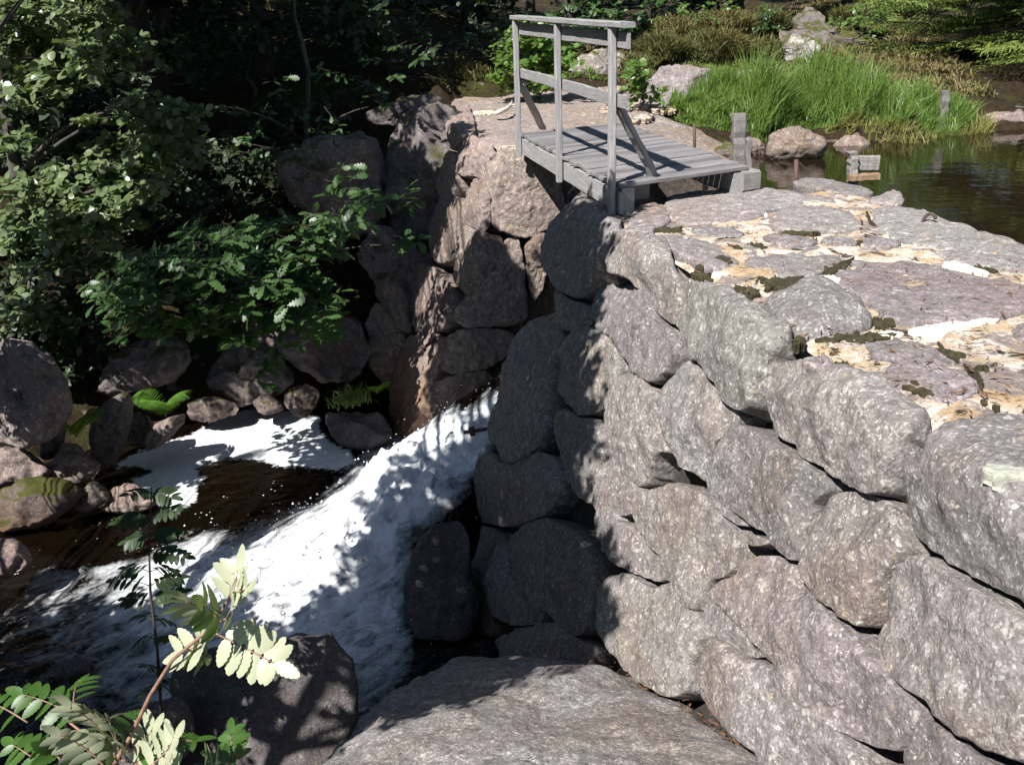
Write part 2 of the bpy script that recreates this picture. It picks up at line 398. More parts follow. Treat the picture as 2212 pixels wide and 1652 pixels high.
DRY = leafmat("dry_grass", (.25, .21, .09), (.22, .18, .08), (.3, .22, .06), .7, .3, .5, 5)
# ---------------------------------------------------------------- terrain
GORGE = np.array([(-9, 1.0), (-7.5, 4.0), (-5.2, 6.2), (-4.6, 7.6), (-4.7, 9.7), (-3.0, 11.0), (-1.4, 11.3), (-.3, 10.6), (1.2, 10.6), (1.2, 7.0), (0.2, 6.6), (.9, 3.6), (0.3, 2.7), (-2.5, 2.3), (-6, .5)])
POND = np.array([(2.3, 3.0), (1.9, 6.0), (1.6, 9.0), (1.9, 11.3), (2.9, 12.0), (3.6, 12.0), (4.6, 11.9), (5.6, 12.3), (7, 12.3), (13, 14), (13, -3), (2.9, -3)])
def terrain_z(p):
    p = np.asarray(p, float)
    dg = segdist(GORGE, p) * np.where(inside(GORGE, p), -1, 1)
    dp = segdist(POND, p) * np.where(inside(POND, p), -1, 1)
    x, y = p[:, 0], p[:, 1]
    left = 1 / (1 + np.exp(np.clip((x + .6) * 2.5, -40, 40)))
    cap = np.where(y < 2.5, 0.0, .0) + .05 * np.clip(y - 14, 0, 60)
    cap = cap + left * np.clip((y - 13) * .12, -.5, 1.2) * (y > 8)
    slope = np.where((x < -1) & (y > 3), .95, 1.9)
    z = np.minimum(cap, -3.75 + np.clip(dg + .1, 0, 99) * slope)
    zp = np.where(dp < 0, -1.3, np.minimum(-.5 + dp * .42, 9)) ; 
    z = np.minimum(z, np.where(dp < .0, -.45 + np.maximum(dp * .6, -1.0), np.where(dp < 3, np.maximum(-.45 + dp * .35, -.45), 99)))
    z = z - .35 * np.clip((x + 1.0) / .3, 0, 1) * np.clip((2.2 - x) / .3, 0, 1) * np.clip((y - 9) / .3, 0, 1) * np.clip((16.3 - y) / .8, 0, 1) * (z > -.6)
    return z
def floor_noise(P): return fnoise(P, .9, 5, 2) * .12 + fnoise(P, 3.5, 4, 7) * .04
def build_terrain():
    def axis(lo, hi, flo, fhi, fine, coarse):
        return np.unique(np.r_[np.arange(flo, fhi, fine), fhi + (hi - fhi) * np.linspace(0, 1, coarse) ** 2.2, flo - (flo - lo) * np.linspace(0, 1, coarse) ** 2.2])
    xs = axis(-180, 180, -8, 12, .16, 26); ys = axis(-120, 220, 0, 24, .16, 26)
    X, Y = np.meshgrid(xs, ys); p = np.stack([X.ravel(), Y.ravel()], 1); z = terrain_z(p)
    P = np.c_[p, z]; near = (np.abs(p[:, 0]) < 16) & (p[:, 1] > -2) & (p[:, 1] < 30)
    nz = np.zeros(len(p)); nz[near] = fnoise(P[near], .9, 5, 2) * .12 + fnoise(P[near], 3.5, 4, 7) * .04
    P[:, 2] += nz
    a = np.arange(len(xs) * len(ys)).reshape(len(ys), len(xs))
    f = np.stack([a[:-1, :-1], a[:-1, 1:], a[1:, 1:], a[1:, :-1]], -1).reshape(-1, 4)
    k = NT("forest_floor"); v = k.pos(); n = k.noise(v, 1.3, 6); m = k.noise(v, 14, 7, .7)
    col = k.mix(k.ramp(m, .35, .65), (.014, .010, .006), (.045, .032, .017))
    col = k.mix(k.ramp(n, .52, .62), col, (.035, .038, .010))
    col = k.mix(k.ramp(k.noise(v, 3, 6), .62, .65), col, (.13, .11, .09))
    mt = k.fin(col, 1, m, 1.0, .05, .1)
    o = mesh_obj("ground", P, f, mt); tag(o, kind='structure')
build_terrain()

# ---------------------------------------------------------------- the stream: fall, rapids, pool with foam
WZ = -3.2
def fall_z(x, y):
    a = np.array([.35, 9.05]); d = np.array([-.80, -.60])
    s = (x - a[0]) * d[0] + (y - a[1]) * d[1]; l = (x - a[0]) * d[1] - (y - a[1]) * d[0]
    zc = np.interp(s, [-1.5, .3, .9, 1.5, 2.1, 2.9, 3.6, 4.6], [1.35, 1.3, 1.12, .82, .50, .20, .10, 0])
    w = np.interp(s, [-1, 1, 3], [.8, .72, .95])
    return zc * np.exp(-(np.abs(l) / w) ** 3.2)
WHITE = [(1060, 860), (1040, 885), (985, 893), (930, 915), (880, 935), (835, 965), (790, 990), (765, 1025), (715, 1065), (690, 1100), (640, 1110), (620, 1140), (560, 1150), (520, 1165), (440, 1160), (380, 1180), (330, 1210), (230, 1235), (150, 1255), (95, 1250), (60, 1310), (20, 1350), (-60, 1400), (-80, 1560), (300, 1600), (780, 1620), (850, 1450), (870, 1380), (862, 1260), (885, 1170), (975, 1085), (1030, 1010), (1100, 900)]
CORE_W = [(1070, 850), (985, 893), (880, 935), (790, 990), (715, 1065), (640, 1120), (520, 1165), (400, 1180), (340, 1230), (400, 1290), (560, 1310), (690, 1270), (780, 1210), (850, 1140), (960, 1060), (1020, 1000), (1090, 920)]
CALM = [(240, 1010), (300, 975), (360, 958), (420, 935), (470, 905), (530, 885), (580, 878), (640, 890), (690, 905), (690, 930), (715, 955), (755, 975), (770, 1000), (745, 1012), (700, 1015), (640, 1008), (600, 1005), (560, 993), (500, 988), (450, 998), (420, 1015), (440, 1035), (420, 1060), (425, 1080), (385, 1105), (330, 1085), (300, 1060), (285, 1035), (330, 1020), (300, 1005), (260, 1012)]
def build_stream():
    st = .032
    xs = np.arange(-7.4, 1.3, st); ys = np.arange(3.0, 12.0, st)
    X, Y = np.meshgrid(xs, ys); x, y = X.ravel(), Y.ravel()
    fz = fall_z(x, y); P = np.c_[x, y, WZ + fz]
    u, v, w = proj(P); px = np.c_[u, v]
    vis = (u > -500) & (u < 2400) & (v < 2400)
    sd = -segdist(WHITE, px) * np.where(inside(WHITE, px), -1, 1)
    scale = w / F                                                   # metres per unit at that spot
    white = np.clip(.5 + sd * scale / .6, 0, 1); white = np.maximum(white, np.clip(fz * 2.6 - .5, 0, 1) * np.clip(.5 + sd * scale / .25, 0, 1))
    sc = -segdist(CALM, px) * np.where(inside(CALM, px), -1, 1)
    calm = np.clip(.5 + sc * scale / .18, 0, 1) * (fz < .12)
    sdc = segdist(CORE_W, px) * scale * np.where(inside(CORE_W, px), 0, 1); white = np.minimum(white, np.interp(sdc, [0, .12, .7, 1.3], [1, .82, .52, .40]))
    # the foam thins out downstream
    thin = np.interp(u, [0, 200, 380, 500], [.40, .46, .70, 1.0]) * np.interp(v, [1150, 1330, 1480], [1, .95, .8])
    white = np.minimum(white, np.maximum(thin, np.clip(fz * 2 - .5, 0, 1)))
    Fl = np.c_[(-.8 * x - .6 * y) * .72, (.6 * x - .8 * y) * 1.2, P[:, 2] * .6]; n1 = fnoise(Fl, 2.6, 4, 3); n2 = fnoise(Fl, 7, 4, 4); n3 = fnoise(Fl, 18, 3, 5); r = 1 - np.abs(fnoise(Fl, 5, 3, 6)) * 2.2
    amp = np.clip(white, 0, 1) ** 2 * np.clip(.35 + fz * 1.3, .3, 1)
    P[:, 2] += amp * (n1 * .17 + n2 * .085 + n3 * .035 + r * .06) + (1 - white) * (n2 * .008 + n3 * .003) * (1 - calm) * np.interp(u, [300, 700], [2.5, 1.0])
    P[:, 0] += amp * n2 * .08; P[:, 1] += amp * n3 * .06
    a = np.arange(len(x)).reshape(len(ys), len(xs))
    f = np.stack([a[:-1, :-1], a[:-1, 1:], a[1:, 1:], a[1:, :-1]], -1).reshape(-1, 4)
    k = NT("stream_water"); v = k.pos()
    at = k.n("ShaderNodeAttribute", attribute_name="foam"); sep = k.n("ShaderNodeSeparateColor", {0: at.outputs["Color"]})
    fl = k.n("ShaderNodeMapping", {"Vector": k.n("ShaderNodeMapping", {"Vector": v, "Rotation": (0, 0, math.radians(-37))}).outputs[0], "Scale": (.75, 1.5, 1)}).outputs[0]
    na = k.noise(fl, 3.2, 8, .68, .7); nb = k.noise(v, 22, 6, .75)
    e = k.math('ADD', k.math('MULTIPLY', na, .75), k.math('MULTIPLY', nb, .35))
    mw = k.ramp(k.math('SUBTRACT', k.math('ADD', k.math('MULTIPLY', sep.outputs[0], 1.25), e), 1.0), -.02, .36)
    nc = k.noise(v, 13, 6, .65, .4)
    mc = k.ramp(k.math('ADD', k.math('MULTIPLY', sep.outputs[1], 1.15), k.math('MULTIPLY', k.math('SUBTRACT', k.math('ADD', k.math('MULTIPLY', nc, .6), k.math('MULTIPLY', k.noise(fl, 3.0, 6, .7, 1.5), .6)), .6), 1.5)), .48, .70)
    vo = k.n("ShaderNodeTexVoronoi", {"Vector": v, "Scale": 17.0}).outputs["Distance"]
    fleck = k.math('MULTIPLY', k.ramp(vo, .10, .2, (1, 1, 1, 1), (0, 0, 0, 1)), k.ramp(k.noise(v, 2.4, 4), .57, .63))
    fleck = k.math('MULTIPLY', fleck, sep.outputs[2])
    mw = k.math('MULTIPLY', mw, k.math('MAXIMUM', k.ramp(k.noise(fl, 4.5, 7, .72, .8), .34, .52, (.25, .25, .25, 1), (1, 1, 1, 1)), k.ramp(sep.outputs[0], .9, 1.0)))
    m = k.math('MAXIMUM', k.math('MAXIMUM', mw, mc), fleck)
    wat = k.n("ShaderNodeBsdfPrincipled", {"Base Color": (.0035, .002, .001, 1), "Roughness": .06, "IOR": 1.33, "Normal": k.n("ShaderNodeBump", {"Height": k.math('ADD', k.noise(v, 9, 4), k.math('MULTIPLY', k.noise(v, 30, 3), .3)), "Strength": .55, "Distance": .03}).outputs[0]})
    fcol = k.mix(k.ramp(k.math('ADD', k.math('MULTIPLY', k.noise(fl, 5.0, 9, .75, 1.0), .6), k.math('MULTIPLY', k.noise(v, 28, 5, .8), .4)), .38, .6), (.62, .66, .70), (.90, .91, .91))
    foam = k.n("ShaderNodeBsdfPrincipled", {"Base Color": fcol, "Roughness": .6, "Normal": k.n("ShaderNodeBump", {"Height": k.math('ADD', na, k.math('MULTIPLY', nb, .7)), "Strength": .45, "Distance": .04}).outputs[0]})
    k.link(k.n("ShaderNodeMixShader", {0: m, 1: wat.outputs[0], 2: foam.outputs[0]}).outputs[0], k.out.inputs[0])
    o = mesh_obj("stream_water", P, f, k.m); tag(o, kind='structure')
    ca = o.data.color_attributes.new("foam", 'FLOAT_COLOR', 'POINT')
    fk = np.where((u > 330) & (u < 760) & (v_px(P) > 985) & (v_px(P) < 1200), 1.0, 0.35) * (white < .6)
    ca.data.foreach_set("color", np.c_[white, calm, fk, np.ones(len(x))].astype(np.float32).ravel())
    # flying drops along the edges of the white water
    rng = np.random.default_rng(4); pick = np.where((white > .35) & (fz > .04) | (white > .4) & (white < .7) & (u > 350))[0]
    pick = rng.choice(pick, 1500); q = P[pick] + rng.normal(size=(1500, 3)) * [.05, .05, .03] + np.c_[np.zeros(1500), np.zeros(1500), rng.exponential(.035, 1500)]
    s = .003 + rng.exponential(.0035, 1500); T = np.array([(1, 0, -.7), (-1, 0, -.7), (0, 1, .7), (0, -1, .7)])
    V = (q[:, None] + T[None] * s[:, None, None]).reshape(-1, 3); tf = np.array([(0, 1, 2), (0, 3, 1), (0, 2, 3), (1, 3, 2)])
    dm = NT("spray_drops").fin((.85, .88, .9), .3)
    o = mesh_obj("spray", V, (np.arange(1500)[:, None, None] * 4 + tf[None]).reshape(-1, 3), dm)
    tag(o, "white spray drops flying up from the foaming waterfall", "spray", kind='stuff')
def v_px(P): return proj(P)[1]
build_stream()

def build_pond():
    k = NT("pond_water"); v = k.pos()
    k.b.inputs["IOR"].default_value = 1.33
    h = k.math('ADD', k.noise(k.pos((1, 1.6, 1)), 2.0, 3), k.math('MULTIPLY', k.noise(v, 11, 3), .15))
    mt = k.fin((.010, .0065, .003), .03, h, .10, .05, .5)
    xs = np.linspace(.9, 60, 40); ys = np.linspace(-20, 60, 40)
    V = np.array([(1.5, -20, -.35), (40, -20, -.35), (40, 40, -.35), (1.5, 40, -.35)])
    o = mesh_obj("pond_water", V, [(0, 1, 2, 3)], mt, smooth=False); tag(o, kind='structure')
build_pond()

# ---------------------------------------------------------------- the dam
P0 = np.array([0.72, 6.6, 0.]); T = np.array([-.2, 1, 0.]); T /= np.linalg.norm(T); NL = np.array([-T[1], T[0], 0]); BAT = .3
FN = np.array([NL[0], NL[1], BAT]); FN /= np.linalg.norm(FN)
DAM = Solid([(P0, FN), ((0, 0, 0), (0, 0, 1))], .075)
TOP = Solid([((0, 0, .0), (0, 0, 1))])
def tA(s): return [(1273.3 + .4244 * x, 384.0 + .4244 * y) for x, y in s]
def tB(s): return [(853.4 + .6142 * x, 853.4 + .6142 * y) for x, y in s]
dam = empty("stone_dam", (0.9, 5, 0), "long grey dam of big lichen covered boulders with mortared flat top beside the footbridge", "dam")
def crest(s, w, z): q = P0 + T * s - NL * w; return (q[0], q[1], z)
def core(name, s0, s1, e0, e1, w1, parent, z0=-.07, low=-4.3):
    V = [crest(s0, .16, z0), crest(s1, .16, z0), crest(s1, w1, z0), crest(s0, w1, z0),
         crest(s0 + e0, low * BAT + .2, low), crest(s1 + e1, low * BAT + .2, low), crest(s1 + e1, w1 + .4, low), crest(s0 + e0, w1 + .4, low)]
    return under(mesh_obj(name, V, [(0, 1, 2, 3), (4, 7, 6, 5), (0, 4, 5, 1), (1, 5, 6, 2), (2, 6, 7, 3), (3, 7, 4, 0)], CORE, None, False), parent)
core("core", -9, .45, 0, 1.4, 2.05, dam)
# face and crest stones, outlines in region coordinates
FACE = [tA(s) for s in [
 [(10,590),(30,530),(200,515),(265,560),(330,690),(425,795),(445,900),(400,980),(335,1060),(210,990),(140,830),(60,790),(5,700)],
 [(70,1200),(100,1080),(150,1010),(230,1000),(330,1075),(410,1400),(350,1400),(250,1590),(150,1520),(100,1400)],
 [(335,1065),(450,925),(540,935),(620,1060),(705,1130),(760,1225),(650,1330),(605,1440),(590,1560),(530,1540),(415,1400)],
 [(90,490),(140,300),(200,265),(310,280),(430,380),(445,500),(432,765),(330,680),(240,560),(205,510)],
 [(435,500),(530,480),(640,540),(800,620),(950,720),(1060,810),(965,890),(885,1010),(870,1160),(740,1190),(600,970),(445,840),(425,700)],
 [(885,1000),(960,930),(1080,915),(1250,950),(1450,1040),(1700,1190),(1770,1270),(1610,1320),(1565,1480),(1510,1640),(1340,1590),(1130,1430),(980,1340),(880,1190)],
]] + [tB(s) for s in [
 [(1100,310),(1130,200),(1200,80),(1330,160),(1480,250),(1530,330),(1460,380),(1440,480),(1420,590),(1330,545),(1200,420),(1110,370)],
 [(1480,420),(1570,325),(1735,370),(1752,400),(1765,500),(1785,545),(1720,620),(1690,700),(1670,790),(1620,812),(1480,720),(1418,610),(1440,500)],
 [(1760,380),(1770,280),(1850,190),(1930,120),(2212,90),(2420,100),(2420,830),(2212,735),(2000,640),(1850,540),(1750,490)],
 [(1690,720),(1740,610),(1830,550),(1900,600),(2050,680),(2420,870),(2420,1420),(2212,1290),(1980,1190),(1850,1050),(1720,960),(1680,860)],
 [(850,440),(870,350),(960,300),(1000,310),(1090,330),(1130,400),(1210,480),(1200,580),(1180,640),(1100,660),(1075,750),(1040,750),(960,600),(900,530)],
 [(700,360),(730,260),(800,270),(870,345),(850,425),(760,425),(715,440)],
 [(725,510),(760,440),(850,450),(900,545),(950,610),(920,660),(830,620),(740,570)],
 [(715,700),(740,640),(830,630),(900,685),(960,640),(1040,740),(1100,800),(1080,880),(1040,960),(1040,1040),(960,1070),(850,1000),(770,930),(730,830)],
 [(1080,690),(1180,640),(1210,530),(1330,550),(1420,620),(1500,750),(1640,850),(1760,1000),(1850,1080),(1830,1190),(1750,1260),(1620,1250),(1500,1150),(1400,1050),(1300,900),(1180,770)],
 [(1070,720),(1160,750),(1310,910),(1240,930),(1140,850),(1085,790)],
 [(1040,1000),(1090,860),(1150,850),(1240,930),(1340,940),(1430,1050),(1550,1180),(1620,1260),(1640,1400),(1400,1400),(1250,1230),(1120,1130),(1050,1060)],
 [(1780,1240),(1840,1200),(1860,1130),(1960,1190),(2100,1290),(2250,1400),(1900,1400),(1780,1380)],
 [(1650,1290),(1770,1290),(1790,1400),(1640,1400)],
 [(1215,480),(1300,500),(1310,525),(1240,535)], [(1100,335),(1130,360),(1200,430),(1215,470),(1140,400)],
 [(1100,600),(1190,570),(1180,640),(1110,655)],
]] + [
 [(1172,570),(1180,500),(1232,422),(1300,398),(1350,430),(1342,500),(1300,595),(1270,645),(1230,640),(1190,600)],
 [(1195,610),(1225,645),(1272,655),(1278,700),(1230,720),(1205,700)],
 [(1070,880),(1100,760),(1140,680),(1195,660),(1215,735),(1190,840),(1180,950),(1120,1015),(1060,970)],
 [(1190,850),(1210,740),(1260,700),(1322,720),(1348,790),(1320,880),(1290,895),(1230,890)],
 [(1190,960),(1195,870),(1240,895),(1290,905),(1312,950),(1300,1010),(1275,1100),(1220,1040)],
 [(1005,1060),(1048,960),(1110,1015),(1175,960),(1215,1050),(1185,1110),(1090,1140),(1010,1120)],
 [(1095,1150),(1200,1105),(1280,1175),(1292,1300),(1250,1390),(1200,1340),(1130,1290),(1085,1220)],
 [(1000,1130),(1080,1145),(1120,1280),(1190,1335),(1090,1360),(1030,1280)],
 [(1030,1420),(1080,1365),(1200,1330),(1240,1380),(1315,1400),(1260,1450),(1100,1450)],
 [(895,1320),(940,1160),(1000,1100),(1030,1260),(1085,1360),(1000,1430),(910,1430)],
 [(1290,1010),(1310,960),(1345,1000),(1370,1060),(1350,1110),(1300,1080)], [(1280,1120),(1300,1085),(1350,1115),(1300,1180)],
]
for i, s in enumerate(FACE):
    a = np.ptp(np.array(s), 0).mean(); q, _ = DAM(np.array([np.mean(s, 0)])); d = np.linalg.norm(q - CAM)
    size = a * d / F
    V, f = pillow(s, DAM, .5 + .2 * size, min(.16, .22 * size), 100 + i, m=110, K=28, p=8, lump=min(.024, .045 * size), inset=1.0, sink=.62, cut=.6, facets=7, jag=.035)
    under(mesh_obj("stone", V, f, GRANITE if i < 22 else BANK if i in (31,) else GRANITE), dam)
TOPS = [tA(s) for s in [
 [(190,200),(290,125),(390,150),(405,215),(392,240),(310,285),(215,262)],
 [(410,110),(560,70),(800,58),(1050,70),(1270,95),(1288,130),(1000,150),(880,172),(905,200),(700,235),(480,238),(420,215)],
 [(905,195),(1000,150),(1280,140),(1340,180),(1392,230),(1370,262),(1200,282),(990,275),(940,240)],
 [(1430,165),(1560,155),(1680,165),(1800,215),(2000,280),(2400,410),(2400,425),(2000,385),(1800,365),(1700,350),(1560,310),(1470,270),(1415,210)],
 [(1230,80),(1120,45),(1000,22),(1100,0),(1300,20),(1445,65),(1430,78)],
 [(1485,90),(1560,66),(1600,105),(1590,150),(1440,132),(1420,112)],
 [(500,270),(600,250),(740,256),(778,285),(760,307),(600,300)],
 [(290,305),(440,295),(620,320),(690,365),(765,415),(720,455),(600,470),(470,400),(350,330)],
 [(880,300),(960,283),(1120,308),(1165,342),(1020,357),(930,330)],
 [(1170,312),(1280,300),(1370,330),(1340,357),(1210,350)], [(1385,312),(1480,305),(1600,345),(1500,366),(1395,355)],
 [(780,420),(900,395),(1050,380),(1170,350),(1242,410),(1252,450),(1150,505),(950,522),(860,518),(790,480)],
 [(1280,510),(1330,440),(1420,430),(1550,440),(1780,450),(2020,500),(2400,600),(2400,690),(2100,705),(1850,745),(1600,742),(1480,710),(1400,650),(1330,570)],
 [(890,650),(930,600),(1050,560),(1180,560),(1300,610),(1400,680),(1442,740),(1400,790),(1200,800),(1065,812),(1030,765),(940,710)],
 [(1400,870),(1500,835),(1700,840),(1780,900),(1880,950),(1750,960),(1640,930),(1540,935),(1440,905)],
 [(1445,1010),(1560,945),(1700,935),(1850,980),(1960,1040),(1970,1090),(1870,1140),(1760,1130),(1680,1080),(1530,1050)],
 [(730,362),(820,340),(890,370),(870,402),(765,397)],
 [(1760,378),(2000,392),(2400,450),(2400,500),(1980,455),(1800,415)],
 [(2130,760),(2260,740),(2400,800),(2400,900),(2200,850)], [(1060,930),(1180,905),(1270,950),(1250,985),(1130,965)],
]]
for i, s in enumerate(TOPS):
    hi = i == 13
    V, f = pillow(s, TOP, .22, .13 if hi else .03, 300 + i, m=72, K=12, p=4.5 if not hi else 2.4, sink=.45 if not hi else .2, lump=.012 if not hi else .03, facets=1, jag=.10 if not hi else .04, inset=1.04)
    under(mesh_obj("top_stone", V, f, GRANITE if hi else TOPROCK), dam)
# small bright pieces of broken mortar and the grouted joints between the top stones
def top_sheet(name, s0, s1, w0, w1, z, mat, parent, st=.05, amp=.02, seed=0):
    ss = np.arange(s0, s1 + st, st); ww = np.arange(w0, w1 + st, st); S, Wd = np.meshgrid(ss, ww)
    q = P0 + T * S.ravel()[:, None] - NL * Wd.ravel()[:, None]; q[:, 2] = z
    q[:, 2] += fnoise(q, 4, 5, seed) * amp; e = np.minimum(Wd.ravel() - w0, w1 - Wd.ravel()); q[:, 2] -= .05 * np.exp(-np.clip(e, 0, 9) / .06)
    a = np.arange(len(q)).reshape(len(ww), len(ss)); f = np.stack([a[:-1, :-1], a[1:, :-1], a[1:, 1:], a[:-1, 1:]], -1).reshape(-1, 4)
    return under(mesh_obj(name, q, f[:, ::-1], mat), parent)
top_sheet("mortar", -8.5, .55, .10, 2.1, -.004, MORTAR, dam, seed=3)
CHIPS = [tA(s) for s in [
 [(1150,530),(1200,500),(1270,505),(1285,525),(1235,565),(1190,555)], [(1280,590),(1300,560),(1350,580),(1390,625),(1340,630)],
 [(1470,795),(1520,780),(1595,790),(1590,815),(1490,815)], [(1600,770),(1750,755),(2000,720),(2120,700),(2090,730),(1850,775),(1760,840),(1690,810)],
 [(600,480),(700,480),(700,560),(660,560)], [(800,640),(850,575),(900,580),(880,640),(920,715),(840,690)], [(890,960),(940,900),(1050,880),(1060,900),(940,930)],
 [(1570,1430),(1600,1350),(1680,1300),(1780,1285),(1770,1310),(1660,1330),(1600,1400),(1585,1490)], [(2000,1470),(2120,1462),(2400,1480),(2400,1525),(2060,1530)],
 [(1770,430),(1850,430),(2020,480),(2010,498),(1800,455)], [(1890,200),(900,185),(905,205),(893,205)] if 0 else [(885,185),(905,185),(908,205),(893,207)],
 [(1200,850),(1260,835),(1290,860),(1280,880),(1220,875)], [(1320,840),(1390,845),(1380,880),(1330,880)], [(1620,1130),(1680,1120),(1760,1160),(1790,1190),(1720,1190),(1640,1160)],
 [(2050,1255),(2145,1250),(2145,1270),(2060,1272)], [(565,192),(590,190),(592,200),(570,201)]]]
PALEM = simple("white_lime_crust", (.82, .76, .66), (.58, .50, .40), 30, .95, .8, .02)
LICH = simple('pale_green_lichen', (.46, .46, .38), (.30, .31, .25), 40, 1, .8, .02)
for i, s in enumerate(CHIPS):
    if i in (1, 4, 5, 6, 7, 11, 12, 13): continue
    sv = TOP if i not in (7, 8) else Solid([((0, 0, .075), (0, 0, 1))])
    V, f = pillow(s, sv, .05, .007, 500 + i, m=90, K=8, p=2.5, sink=-.8, lump=.006, facets=0, jag=.2)
    under(mesh_obj("mortar_chip", V, f, PALEM if i != 8 else LICH), dam)
MOSSES = [tA(s) for s in [
 [(515,480),(560,480),(620,510),(600,525),(540,510)], [(700,560),(760,550),(860,580),(830,610),(760,600)], [(820,525),(940,515),(1060,520),(1130,530),(960,590),(880,580),(900,560)],
 [(1130,510),(1200,470),(1250,440),(1330,425),(1300,455),(1240,490),(1180,520)], [(1440,720),(1500,700),(1560,745),(1510,770),(1450,770)], [(1190,810),(1330,800),(1440,790),(1510,810),(1410,840),(1340,830),(1210,840)],
 [(1030,825),(1070,808),(1110,830),(1080,860),(1040,855)], [(1250,955),(1300,950),(1345,995),(1300,1000)], [(1750,880),(1800,862),(1880,890),(1890,935),(1840,930)], [(1900,960),(1960,975),(2010,1040),(1990,1090),(1970,1080),(1965,1030)],
 [(300,255),(390,250),(480,265),(520,290),(420,290),(320,275)], [(690,345),(740,345),(770,370),(745,380)], [(800,345),(880,340),(905,360),(890,390),(870,365)], [(1340,330),(1390,315),(1380,350),(1350,360)], [(1130,310),(1160,320),(1150,345),(1135,335)],
 [(1960,970),(2030,965),(2030,990),(1980,985)], [(1990,1135),(2030,1130),(2035,1160),(2005,1165)], [(2050,1170),(2090,1175),(2090,1200),(2060,1195)], [(1060,1020),(1240,1000),(1340,1040),(1250,1020)] if 0 else [(1600,1060),(1680,1050),(1750,1110),(1700,1110)],
 [(640,410),(690,400),(740,430),(690,445)], [(540,450),(580,440),(580,470),(550,475)], [(1940,440),(2080,470),(2060,480),(1960,460)], [(990,270),(1060,285),(1180,285),(1160,295),(1000,285)], [(1370,190),(1390,230),(1400,265),(1372,262),(1390,235)], [(1400,170),(1425,200),(1470,270),(1440,255),(1410,210)]]]
for i, s in enumerate(MOSSES):
    V, f = pillow(s, TOP, .04, .009, 700 + i, m=90, K=12, p=2.0, sink=-.5, lump=.006, rough=2.5, facets=0, jag=.5)
    under(mesh_obj("moss_cushion", V, f, MOSS), dam)

# ---------------------------------------------------------------- the far abutment across the sluice
abut = empty("stone_abutment", (0.3, 11, 0), "warm brown rock abutment of cracked blocks at the far end of the footbridge", "abutment")
Q0 = np.array([-.10, 10.1, 0]); T2 = np.array([-.25, 1, 0.]); T2 /= np.linalg.norm(T2); N2 = np.array([-T2[1], T2[0], .34])
GAPP = (np.array([0, 9.9, 0.]), np.array([.12, -1, .12]))
AB = Solid([(Q0, N2), ((0, 0, .0), (0, 0, 1)), GAPP], .05)
ABS = [
 [(1063,345),(1082,328),(1133,317),(1162,332),(1194,372),(1226,425),(1212,470),(1172,503),(1110,513),(1065,492),(1060,420)],
 [(1003,425),(1025,380),(1060,400),(1062,482),(1042,502),(1010,485)],
 [(1000,300),(1035,295),(1078,330),(1063,345),(1060,400),(1028,378),(1000,385),(990,335)],
 [(985,212),(1012,228),(1032,292),(1000,300),(985,330),(972,300),(970,240)],
 [(945,420),(972,320),(990,335),(998,385),(985,425),(970,440)], [(932,490),(945,415),(970,440),(985,425),(1005,430),(1008,485),(1000,560),(938,575)],
 [(998,530),(1010,488),(1042,502),(1092,512),(1082,560),(1055,605),(1022,645),(980,610)],
 [(1092,514),(1126,520),(1132,600),(1142,690),(1110,705),(975,705),(1000,645),(1050,605),(1078,555)],
 [(1130,522),(1190,498),(1185,590),(1155,660),(1137,610)], [(972,712),(1120,708),(1095,770),(1050,800),(948,808),(945,760)], [(925,880),(948,812),(1060,795),(1075,870),(1045,900),(950,930)],
 [(895,570),(938,575),(982,612),(985,705),(940,722),(895,730)], [(870,760),(895,730),(942,722),(965,735),(942,810),(922,880),(895,930),(840,955),(845,870)], [(935,470),(945,430),(960,470),(950,490)] if 0 else [(840,965),(850,900),(870,905),(880,935)],
]
for i, s in enumerate(ABS):
    V, f = pillow(s, AB, .5, .12, 900 + i, m=110, K=24, p=10, lump=.018, rough=2.5, facets=7, sink=.5, cut=.6, jag=.045, inset=1.03)
    under(mesh_obj("block", V, f, ABUT), abut)
def abut_core():
    # one rough body behind the blocks: a loft of the plan outline from the top down
    plan = [(-.02, 10.0), (.5, 9.95), (1.3, 10.1), (1.95, 10.1), (2.45, 10.5), (2.6, 11.3), (2.3, 12.4), (1.95, 14.0), (1.2, 16), (.2, 17), (-.72, 16.6), (-.70, 15.2), (-.66, 13.2), (-.5, 12), (-.33, 11.2)]
    p = resample(plan, 90, 1); c = p.mean(0); V = []; lev = [(.0, .0), (.0, .25), (.0, .5), (.0, .75), (.01, .92), (-.05, 1.0), (-.3, 1.015), (-.8, 1.03), (-1.5, 1.06), (-2.3, 1.09), (-3.1, 1.12), (-4.2, 1.16)]
    f = []
    for z, s in lev:
        for q in p:
            d = q - c; k = max(s, .001); xy = c + d * k
            if z < 0: xy = q + np.array([z * .34 + .03 if q[0] < .4 else -z * .2, z * .05])
            V.append((xy[0], xy[1], z - .02 - max(0, xy[0] - 1.8) * .42))
    m = len(p)
    for a in range(len(lev) - 1):
        for j in range(m): jj = (j + 1) % m; f.append((a * m + j, a * m + m + j, a * m + m + jj, a * m + jj))
    V = np.array(V); n = fnoise(V, 1.6, 5, 31) * .05 + fnoise(V, 6, 4, 33) * .02; V[:, 2] += n * (V[:, 2] > -.2); V[:, 0] += n * .6; low = (V[:, 2] < -.12) & (V[:, 1] < 12.5); V[low, 0] += .16; V[low & (V[:, 1] < 10.6), 1] += .14
    under(mesh_obj("rock_body", V, f, ABUT), abut)
abut_core()
